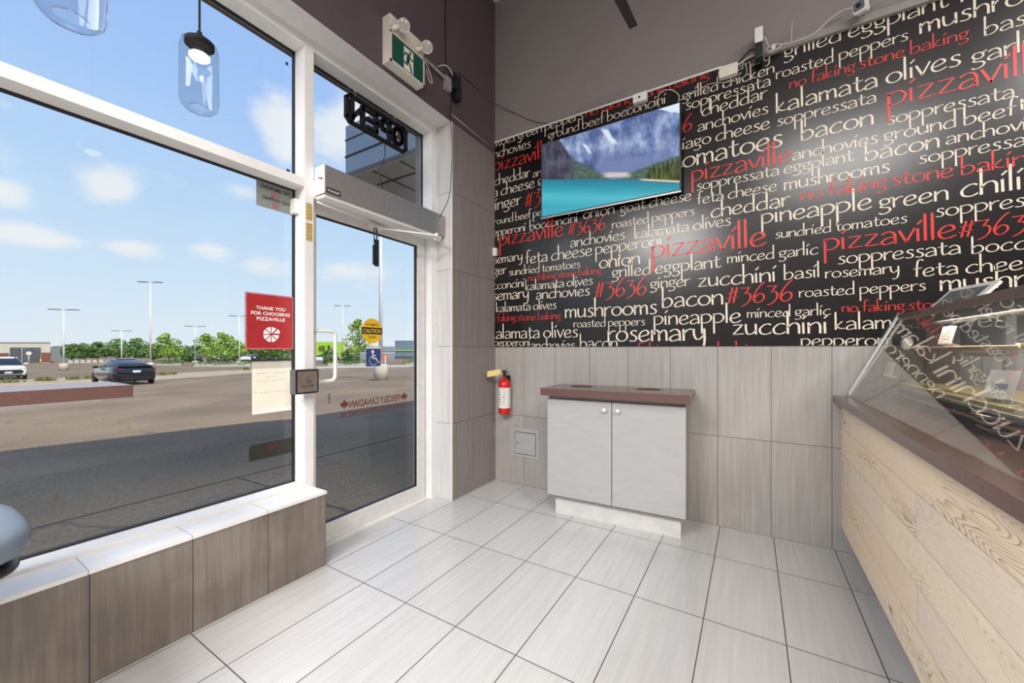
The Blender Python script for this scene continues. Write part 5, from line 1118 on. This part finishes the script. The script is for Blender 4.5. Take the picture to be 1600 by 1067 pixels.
for px, pb, ptop, base, lab, yw_ in ((99.5, 578.5, 484, .75, 'tall lamp post with two heads on a concrete base left of the dark car', .9), (235, 576, 441, .75, 'tall lamp post with two heads rising behind the dark car', .75),
        (305, 570, 510, .6, 'distant lamp post behind the two bright trees', .9), (374, 571, 494, .6, 'distant lamp post just left of the red sign', .9), (535, 567, 478, .75, 'lamp post standing right of the door pull', .9), (190, 568, 517, .6, 'faint far lamp post above the dark car', .9),
        (595, 594, 300, .85, 'nearest lamp post on a round concrete base seen behind the yellow decal', .9)):
    p = ong(px, pb); lamp_post(p, (pb-ptop)*(-math.sin(YAW)*p.x+math.cos(YAW)*p.y)/FPX, base, lab, yw_)
# ------------------------------------------------------------------ trees
def blob_leaves(b, c, r, n, s, rng, sq=(1, 1, 1)):
    for _ in range(n):
        while True:
            d = Vector((rng.uniform(-1, 1), rng.uniform(-1, 1), rng.uniform(-1, 1)))
            if 0.05 < d.length <= 1: break
        d = d.normalized()*(d.length**.45)
        p = Vector(c)+Vector((d.x*r*sq[0], d.y*r*sq[1], d.z*r*sq[2])); nrm = (d.normalized()*.7+Vector((rng.uniform(-1, 1), rng.uniform(-1, 1), rng.uniform(-.3, 1)))*.6).normalized()
        a = nrm.orthogonal().normalized(); e = nrm.cross(a); an = rng.uniform(0, 6.28); a, e = a*math.cos(an)+e*math.sin(an), e*math.cos(an)-a*math.sin(an); q = s*rng.uniform(.6, 1.3)
        b.add([p+a*q, p+e*q*.55, p-a*q, p-e*q*.55], [(0, 1, 2, 3)], 0)
def tree(p, h, w, m, label, seed, dens=1.0, group='car park trees', name='young_tree', trunk=.35):
    rng = random.Random(seed); z = gz(p.x); t = thing(name, (p.x, p.y, z), label, 'tree', group)
    b = MB(); b.tube([(p.x, p.y, z-.1), (p.x+.05, p.y, z+h*trunk), (p.x, p.y, z+h*.8)], [.09, .07, .03], 7)
    for k in range(6):
        an = rng.uniform(0, 6.28); zz = h*rng.uniform(trunk, .65); b.tube([(p.x, p.y, z+zz), (p.x+w*.35*math.cos(an), p.y+w*.35*math.sin(an), z+zz+h*.22)], [.04, .015], 5)
    b.build('trunk', 'bark', t)
    b = MB(); nb = 11
    for k in range(nb):
        f = k/(nb-1); zz = h*(trunk+.03+(.92-trunk)*f); rad = w*.5*(.35+.75*math.sin(math.pi*min(1, .18+f*.80))); an = rng.uniform(0, 6.28); rr = rad*.55
        blob_leaves(b, (p.x+rr*math.cos(an), p.y+rr*math.sin(an), z+zz), rad*.62+.1, int(90*dens), .16+.012*w, rng, (1, 1, .72))
    b.build('foliage', m, t); return t
def tpx(px, pb, pt): # base point and height from pixels
    p = ong(px, pb); d = -math.sin(YAW)*p.x+math.cos(YAW)*p.y; return p, (pb-pt)*d/FPX, d
seed = 11
for px, pb, pt, wpx, m, lab in ((264, 570, 522, 36, 'leaf_bright', 'bright green young tree left of the pair by the far island'), (326, 570, 523, 42, 'leaf_bright', 'left tree of the bright green pair on the far island'), (345, 571, 521, 46, 'leaf_bright', 'right tree of the bright green pair on the far island'),
        (374, 569, 532, 22, 'leaf_bright', 'thin young tree close to the red sign'), (561, 570, 499, 44, 'leaf_bright', 'young tree with airy crown seen left of the yellow decal'), (516, 568, 545, 24, 'leaf_mid', 'low round bush left of the airy tree behind the door pull'), (548, 568, 546, 30, 'leaf_mid', 'low round bush under the airy tree behind the glass door'),
        (213, 566, 529, 34, 'leaf_mid', 'darker tree behind the dark car, right of the far row'), (183, 565, 530, 32, 'leaf_mid', 'darker tree in the far row above the dark car'), (152, 565, 535, 30, 'leaf_mid', 'small tree in the middle of the far row left of the dark car'), (132, 565, 537, 26, 'leaf_mid', 'small tree in the far row right of the left lamp post'), (112, 565, 538, 26, 'leaf_mid', 'first tree of the far row beside the low building'),
        (240, 566, 538, 30, 'leaf_mid', 'tree peeping out right of the dark car roof'), (286, 566, 545, 34, 'leaf_mid', 'low tree between the bright trees'), (412, 568, 540, 40, 'leaf_mid', 'tree below the red sign, left of the mullion'), (440, 568, 538, 40, 'leaf_mid', 'tree below the red sign, next to the mullion')):
    p, h, d = tpx(px, pb, pt); seed += 1
    low = 'bush' in lab
    tree(p, h, wpx*d/FPX/1.15, m, lab, seed, 1.0 if not low else 1.4, name='bush' if low else 'young_tree', trunk=.08 if low else .30, group='car park trees' if not low else 'bushes on the island')
# wooded belt on the horizon
b = MB(); rng = random.Random(3)
for px in range(88, 500, 6):
    p = ong(px, 559.0); d = -math.sin(YAW)*p.x+math.cos(YAW)*p.y; r = 11*d/FPX
    blob_leaves(b, (p.x, p.y, gz(p.x)+r*.9+rng.uniform(-.3, .5)*r*.3), r, 60, r*.28, rng, (1.3, 1.3, .85))
tagobj(b.build('far_woods', 'leaf_dark'), 'dark green belt of woods along the horizon behind the car park', 'woods', kind='stuff')
# planted islands
def island(px0, px1, py0, py1, label):
    P = [ong(px0, py1), ong(px1, py1), ong(px1-2, py0), ong(px0+3, py0)]
    t = thing('planting_island', (P[0].x, P[0].y, gz(P[0].x)), label, 'planting bed')
    b = MB(); n = 4; top = [Vector((p.x, p.y, gz(p.x)+.18)) for p in P]; lo = [p-Z_*.3 for p in top]
    b.add(top+lo, [(0, 1, 2, 3)]+[(i, (i+1) % n, n+(i+1) % n, n+i) for i in range(n)]); b.build('kerb', 'kerb', t)
    b = MB(); rng = random.Random(px0)
    for k in range(14):
        f = rng.random(); g = rng.random(); q = (top[0].lerp(top[1], f)).lerp(top[3].lerp(top[2], f), g*.8+.1); blob_leaves(b, q+Z_*.2, .45, 40, .12, rng, (1.3, 1.3, .8))
    b.build('low_shrubs', 'leaf_mid', t)
island(302, 392, 569, 573, 'long kerbed planting island under the bright green pair of trees'); island(243, 283, 568, 571, 'small kerbed planting island right of the dark car'); island(512, 576, 568, 572, 'kerbed planting island behind the door pull'); island(632, 668, 568, 571, 'kerbed planting island at the right edge of the door glass')
for px, py, lab in ((64, 596, 'grass tuft left of the first lamp base'), (75, 596, 'small second grass tuft beside the left one'), (115, 594, 'grass tuft between lamp base and dark car'), (139, 593, 'grass tuft touching the dark car at left'), (12, 599, 'wide grass tuft in front of the white car'), (269, 586, 'small grass tuft on the sand right of the dark car'), (254, 587, 'tiny grass tuft next to the dark car bumper'), (385, 578, 'grass tuft on the sand below the red sign')):
    p = ong(px, py); d = -math.sin(YAW)*p.x+math.cos(YAW)*p.y; rng = random.Random(px); b = MB(); big = 2.2 if px == 12 else 1.0
    for k in range(90):
        a = rng.uniform(0, 6.28); r = rng.uniform(0, .30)*big; q = Vector((p.x+r*math.cos(a), p.y+r*math.sin(a)*1.2, gz(p.x))); tp = q+Vector((rng.uniform(-.2, .2), rng.uniform(-.2, .2), rng.uniform(.15, .42))); s_ = Vector((.03, .03, 0)); b.add([q-s_, q+s_, tp], [(0, 1, 2)])
    tagobj(b.build('grass_tuft', 'grass', origin=(p.x, p.y, gz(p.x))), lab, 'grass', 'grass tufts')
# ------------------------------------------------------------------ cars
def loft(b, secs, mi=0, smooth=True, caps=True):
    n = len(secs[0]); v = [q for s_ in secs for q in s_]; f = [(i*n+k, i*n+(k+1) % n, (i+1)*n+(k+1) % n, (i+1)*n+k) for i in range(len(secs)-1) for k in range(n)]
    if caps: f += [tuple(range(n))[::-1], tuple((len(secs)-1)*n+k for k in range(n))]
    return b.add(v, f, mi, smooth)
def ring(x, hw, zb, zt):
    h = zt-zb; half = [(0, zb), (hw*.80, zb), (hw*.95, zb+h*.10), (hw, zb+h*.38), (hw*.985, zb+h*.70), (hw*.93, zb+h*.92), (hw*.78, zt), (0, zt+.02)]
    return [(x, y, z) for y, z in half]+[(x, -y, z) for y, z in reversed(half[1:-1])]
def gring(x, hb, zb, ht, zt):
    half = [(hb, zb), (hb*.5+ht*.5+.03, zb*.5+zt*.5), (ht, zt-.05), (ht*.8, zt)]
    return [(x, y, z) for y, z in half]+[(x, -y, z) for y, z in reversed(half)]
def car(kind, paint, loc, rz, label, group=None):
    t = thing('parked_car' if group else ('dark_sedan' if kind == 'sedan' else 'white_car'), loc, label, 'car', group, rz)
    if kind == 'sedan':
        secs = [(-2.36, .70, .42, .86), (-2.30, .80, .32, .99), (-2.05, .89, .24, 1.07), (-1.4, .92, .20, 1.06), (-.4, .925, .19, 1.00), (.8, .925, .19, .96), (1.5, .92, .20, .88), (2.05, .87, .22, .76), (2.28, .78, .30, .66), (2.36, .62, .38, .56)]
        gs = [(-2.05, .72, 1.03, .62, 1.07), (-1.5, .80, 1.02, .62, 1.22), (-.9, .83, .98, .60, 1.37), (-.2, .84, .96, .60, 1.44), (.35, .84, .94, .60, 1.41), (.8, .82, .93, .62, 1.24), (1.42, .76, .88, .68, .90)]
        roof = [(-.85, .58, 1.33, .50, 1.385), (-.2, .59, 1.40, .5, 1.447), (.35, .59, 1.37, .5, 1.417)]; wr, xw = .345, (-1.42, 1.46)
    else:
        secs = [(-2.38, .80, .45, 1.10), (-2.30, .90, .32, 1.18), (-1.5, .955, .25, 1.16), (0, .96, .24, 1.12), (1.3, .955, .25, 1.08), (1.9, .93, .26, 1.02), (2.25, .88, .30, .93), (2.36, .80, .36, .80), (2.38, .70, .45, .70)]
        gs = [(-2.28, .80, 1.15, .70, 1.22), (-2.0, .85, 1.14, .66, 1.60), (-1.2, .87, 1.12, .66, 1.70), (.1, .87, 1.10, .66, 1.70), (.5, .86, 1.09, .66, 1.58), (1.25, .82, 1.06, .74, 1.08)]
        roof = [(-2.0, .66, 1.57, .58, 1.615), (-1.2, .66, 1.66, .58, 1.715), (.1, .66, 1.66, .58, 1.715), (.4, .66, 1.60, .58, 1.63)]; wr, xw = .37, (-1.40, 1.45)
    b = MB(); loft(b, [ring(*s_) for s_ in secs]); b.build('body', paint, t, local=True)
    b = MB(); loft(b, [gring(*s_) for s_ in gs]); b.build('windows', 'car_glass', t, local=True)
    b = MB(); loft(b, [gring(*s_) for s_ in roof]); b.build('roof', paint, t, local=True)
    for x in xw:
        for s in (-1, 1):
            y = s*(.94 if kind != 'sedan' else .905)
            w = MB().lathe([(.18, -.12), (wr-.03, -.12), (wr, -.08), (wr, .0), (wr-.03, .03), (.24, .03), (.22, .0)], (x, y-s*.02, wr), 24, axis=(0, s, 0)).build('wheel', 'tyre', t, local=True)
            b = MB(); 
            for k in range(5):
                a = 2*math.pi*k/5; b.tube([(x, y+s*.0, wr), (x+.22*math.cos(a), y-s*.005, wr+.22*math.sin(a))], [.05, .03], 6)
            b.lathe([(.24, .02), (.22, .03), (.20, .01), (.0001, -.04)], (x, y-s*.02, wr), 20, axis=(0, s, 0)); b.build('rim', 'rim', w, local=True)
    for s in (-1, 1):
        b = MB(); xm = .55 if kind == 'sedan' else .75; zm_ = 1.0 if kind == 'sedan' else 1.18; v, f = superbox(xm, s*1.02, zm_, .06, .11, .07, 3, 12, 8); b.add(v, f, 0, True); b.tube([(xm, s*.85, zm_-.04), (xm, s*.98, zm_-.03)], .025, 6); b.build('side_mirror', paint, t, local=True)
        if kind == 'sedan':
            b = MB(); b.box(-2.335, -2.25, s*.50, s*.80, .88, .955, 0, .01); b.build('tail_light', 'tail_red', t, local=True)
        b = MB(); xh = 2.12 if kind == 'sedan' else 2.26; b.box(xh, xh+.10, s*.50, s*(.78 if kind == 'sedan' else .86), (.62 if kind == 'sedan' else .84), (.70 if kind == 'sedan' else .90), 0, .01); b.build('headlight', 'headlamp', t, local=True)
    if kind == 'sedan':
        MB().box(-2.385, -2.35, -.16, .16, .72, .84).build('licence_plate', 'plate', t, local=True)
        MB().box(-2.40, -2.24, -.62, .62, .30, .50, 0, .03).build('rear_bumper_trim', 'black_plastic', t, local=True)
        MB().box(-2.38, -2.08, -.72, .72, 1.055, 1.085, 0, .01).build('rear_spoiler', paint, t, local=True)
    else:
        MB().prism([(-.62, .78), (.62, .78), (.72, .62), (.60, .46), (-.60, .46), (-.72, .62)], (2.385, 0, 0), Y_, Z_, X_*.02).build('grille', 'black_plastic', t, local=True)
        MB().box(2.405, 2.42, -.18, .18, .52, .64).build('licence_plate', 'plate', t, local=True)
        MB().box(2.31, 2.40, -.70, .70, .30, .40, 0, .02).build('front_bumper_trim', 'black_plastic', t, local=True)
        MB().box(2.36, 2.385, -.55, .55, .885, .905).build('chrome_strip', 'chrome', t, local=True)
    return t
p = ong(213, 601); vd = math.atan2(p.y, p.x)
fw = Vector((math.cos(vd+.24), math.sin(vd+.24), 0))
cpos = p+fw*2.3; car('sedan', 'car_dark', (cpos.x, cpos.y, gz(cpos.x)), vd+.24, 'dark blue-black sedan parked outside, seen from behind')
p = ong(13, 594); vd = math.atan2(-p.y, -p.x); fw = Vector((math.cos(vd+.10), math.sin(vd+.10), 0)); cpos = p-fw*2.3
car('suv', 'car_white', (cpos.x, cpos.y, gz(cpos.x)), vd+.10, 'white sport utility car facing the shop at the left edge')
protos = {}
for i, (px, py, pc, rzz, lab) in enumerate(((358, 565, 'car_dark', .05, 'dark parked car under the bright pair of trees'), (382, 565.5, 'car_white', .05, 'white parked car right of the bright pair of trees'), (306, 565, 'car_blue', .05, 'blue parked car between the bright trees, left of the lamp post foot'), (284, 564.5, 'car_silver', .1, 'silver parked car at the left end of the row between the trees'), (333, 564.5, 'car_silver', .05, 'silver parked car behind the trunk of the left bright tree'),
        (397, 565, 'car_dark', .05, 'dark parked car just above the left corner of the paper notice'), (417, 565.5, 'car_white', .05, 'white parked car above the middle of the paper notice'), (438, 565, 'car_silver', .05, 'silver parked car above the right side of the paper notice'), (505, 565.5, 'car_white', 1.6, 'white parked car seen inside the door pull'), (543, 562.5, 'car_white', 1.6, 'white parked car beside the lamp post right of the door pull'))):
    p = ong(px, py); vd = math.atan2(p.y, p.x)
    if pc not in protos: o = car('sedan', pc, (p.x, p.y, gz(p.x)), vd+rzz, lab, 'parked cars far away'); protos[pc] = o
    else:
        o = copy_tree(protos[pc]); o.location = (p.x, p.y, gz(p.x)); o.rotation_euler = (0, 0, vd+rzz); o['label'] = lab
# ------------------------------------------------------------------ distant buildings
def facing(p0, p1):   # frame along a facade between two ground points
    u = Vector((p1.x-p0.x, p1.y-p0.y, 0)); L_ = u.length; u.normalize(); return u, Vector((-u.y, u.x, 0)), L_
def bld(name, px0, px1, pyb, pyt, depth, label, m):
    p0, p1 = ong(px0, pyb), ong(px1, pyb); u, n_, L_ = facing(p0, p1); mid = (p0+p1)/2; d = -math.sin(YAW)*mid.x+math.cos(YAW)*mid.y; h = (pyb-pyt)*d/FPX
    if n_.dot(mid) < 0: n_ = -n_
    pe = p1 if (p0.x+p1.x) < 0 and px1 < 300 else p0; n_ = Vector((pe.x, pe.y, 0)).normalized()
    o = Vector((p0.x, p0.y, gz(mid.x)-.3)); t = thing(name, (mid.x, mid.y, gz(mid.x)), label, 'building')
    b = MB(); b.prism([(0, 0), (L_, 0), (L_, depth), (0, depth)], o, u, n_, Z_*(h+.3)); b.build('walls', m, t)
    return t, o+Z_*.3, u, n_, L_, h
t, o, u, n_, L_, h = bld('low_building', -70, 79, 567, 533.5, 9, 'low beige and brick building with a wide dark entrance at far left', 'beige_clad')
f = lambda px: (px+70)/149*L_
def wallbit(nm, m, x0, x1, z0, z1, d=.12): MB().prism([(x0, z0), (x1, z0), (x1, z1), (x0, z1)], o-n_*d, u, Z_, n_*(d+.05)).build(nm, m, t)
wallbit('brick_base', 'brick', 0, f(14), 0, h*.46); wallbit('brick_base', 'brick', f(64.5), L_, 0.05*h, h*.48); wallbit('entrance_glazing', 'shop_dark', f(15.5), f(63.5), 0, h*.72); wallbit('entrance_mullion', 'post_white', f(34), f(35), 0, h*.72, .2); wallbit('parapet_trim', 'post_white', 0, L_, h*.96, h*1.01, .2)
p0, p1 = ong(80, 563), ong(130, 563); u, n_, L_ = facing(p0, p1); d = -math.sin(YAW)*p0.x+math.cos(YAW)*p0.y
b = MB(); b.prism([(0, 0), (L_, 0), (L_, 20*d/FPX), (0, 20*d/FPX)], Vector((p0.x, p0.y, gz(p0.x))), u, Z_, n_*.3); tagobj(b.build('screen_fence', 'fence_grey', origin=(p0.x, p0.y, gz(p0.x))), 'grey-green screen fence right of the low brick building', 'fence')
for k in range(6):
    p = ong(110+9.6*k, 567.5-.2*k); d = -math.sin(YAW)*p.x+math.cos(YAW)*p.y; s_ = d/FPX; yaw_ = math.atan2(p.y, p.x)
    t = MB(); a = Vector((-math.sin(yaw_), math.cos(yaw_), 0)); c = Vector((math.cos(yaw_), math.sin(yaw_), 0)); t.prism([(-2.6*s_, 0), (2.6*s_, 0), (2.2*s_, 4.6*s_), (-2.2*s_, 4.6*s_)], Vector((p.x, p.y, gz(p.x))), a, Z_, c*.6)
    tagobj(t.build('concrete_block', 'concrete', origin=(p.x, p.y, gz(p.x))), 'pale concrete barrier block, %s in the row left of the dark car' % ('first from the left', 'second from the left', 'third from the left', 'fourth from the left', 'fifth from the left', 'last at right')[k], 'barrier', 'concrete barrier blocks')
p = ong(45, 569.5); d = -math.sin(YAW)*p.x+math.cos(YAW)*p.y; s_ = d/FPX; yaw_ = math.atan2(p.y, p.x); c = Vector((math.cos(yaw_), math.sin(yaw_), 0))
t = thing('stop_sign', (p.x, p.y, gz(p.x)), 'pale octagonal road sign seen from behind in front of the dark entrance', 'road sign')
MB().tube([(p.x, p.y, gz(p.x)-.1), (p.x, p.y, gz(p.x)+20*s_)], .05, 6).build('post', 'post_white', t); MB().cyl(Vector((p.x, p.y, gz(p.x)+17.5*s_))-c*.1, Vector((p.x, p.y, gz(p.x)+17.5*s_))-c*.06, 3.0*s_, 8).build('sign_plate', 'cable_white', t)
p = ong(63.5, 569); d = -math.sin(YAW)*p.x+math.cos(YAW)*p.y; s_ = d/FPX
tagobj(MB().cyl((p.x, p.y, gz(p.x)), (p.x, p.y, gz(p.x)+8*s_), .8*s_, 12).build('bollard', 'bollard_yellow', origin=(p.x, p.y, gz(p.x))), 'yellow bollard at the right side of the dark entrance', 'bollard')
t, o, u, n_, L_, h = bld('green_store', 470, 538, 562, 534, 6, 'lime green store front with dark letters seen through the door pull', 'lime')
b = MB(); wv = L_/68
for k, px in enumerate((498, 501.5, 505, 512)):
    x = (px-470)*wv
    if k == 0: b.prism([(x, h*.50), (x+.5*wv, h*.50), (x+1.6*wv, h*.80), (x+1.1*wv, h*.80)], o-n_*.3, u, Z_, n_*.3); b.prism([(x+2.2*wv, h*.50), (x+2.7*wv, h*.50), (x+1.6*wv, h*.80), (x+1.1*wv, h*.80)], o-n_*.3, u, Z_, n_*.3)
    elif k == 3: b.prism([(x, h*.66), (x+3*wv, h*.66), (x+3*wv, h*.80), (x, h*.80)], o-n_*.3, u, Z_, n_*.3)
    else:
        b.prism([(x+.2*wv, h*.50), (x+.7*wv, h*.50), (x+.7*wv, h*.80), (x+.2*wv, h*.80)], o-n_*.3, u, Z_, n_*.3); b.prism([(x+.2*wv, h*.50), (x+2.4*wv, h*.50), (x+2.4*wv, h*.56), (x+.2*wv, h*.56)], o-n_*.3, u, Z_, n_*.3); b.prism([(x+1.9*wv, h*.50), (x+2.4*wv, h*.50), (x+2.4*wv, h*.80), (x+1.9*wv, h*.80)], o-n_*.3, u, Z_, n_*.3)
b.build('store_letters', 'ink', t)
t, o, u, n_, L_, h = bld('pale_store', 538, 617, 561, 540.5, 5, 'pale grey store between the lime front and the blue-grey block', 'beige_clad'); o_ = o
MB().prism([(0, 0), (L_, 0), (L_, h*.45), (0, h*.45)], o-n_*.2, u, Z_, n_*.25).build('shop_windows', 'store_grey', t); MB().prism([(L_*.30, h*.6), (L_*.99, h*.6), (L_*.99, h*.95), (L_*.30, h*.95)], o-n_*.2, u, Z_, n_*.25).build('blue_panels', 'store_grey', t)
t, o, u, n_, L_, h = bld('blue_store', 617, 690, 561, 532, 6, 'blue-grey block with a lime stripe at the right side of the door glass', 'store_blue')
MB().prism([(0, h*.44), (L_, h*.44), (L_, h*.485), (0, h*.485)], o-n_*.2, u, Z_, n_*.25).build('lime_stripe', 'lime', t); MB().prism([(L_*.0, 0), (L_*1.0, 0), (L_, h*.16), (0, h*.16)], o-n_*.2, u, Z_, n_*.25).build('dark_base', 'shop_dark', t)
p = ong(600, 590); d = -math.sin(YAW)*p.x+math.cos(YAW)*p.y; s_ = d/FPX; yaw_ = math.atan2(p.y, p.x); a = Vector((math.sin(yaw_), -math.cos(yaw_), 0)); c = Vector((math.cos(yaw_), math.sin(yaw_), 0))
t = thing('road_sign', (p.x, p.y, gz(p.x)), 'small orange-red road sign behind the round concrete lamp base', 'road sign'); zz = Vector((p.x, p.y, gz(p.x)))+c*1.0
MB().tube([zz+a*2*s_, zz+a*2*s_+Z_*34*s_], .03, 6).build('post', 'post_white', t); MB().prism([(-3*s_, 26*s_), (5*s_, 26*s_), (5*s_, 37*s_), (-3*s_, 37*s_)], zz, a, Z_, c*.04).build('sign_plate', 'orange_sign', t)
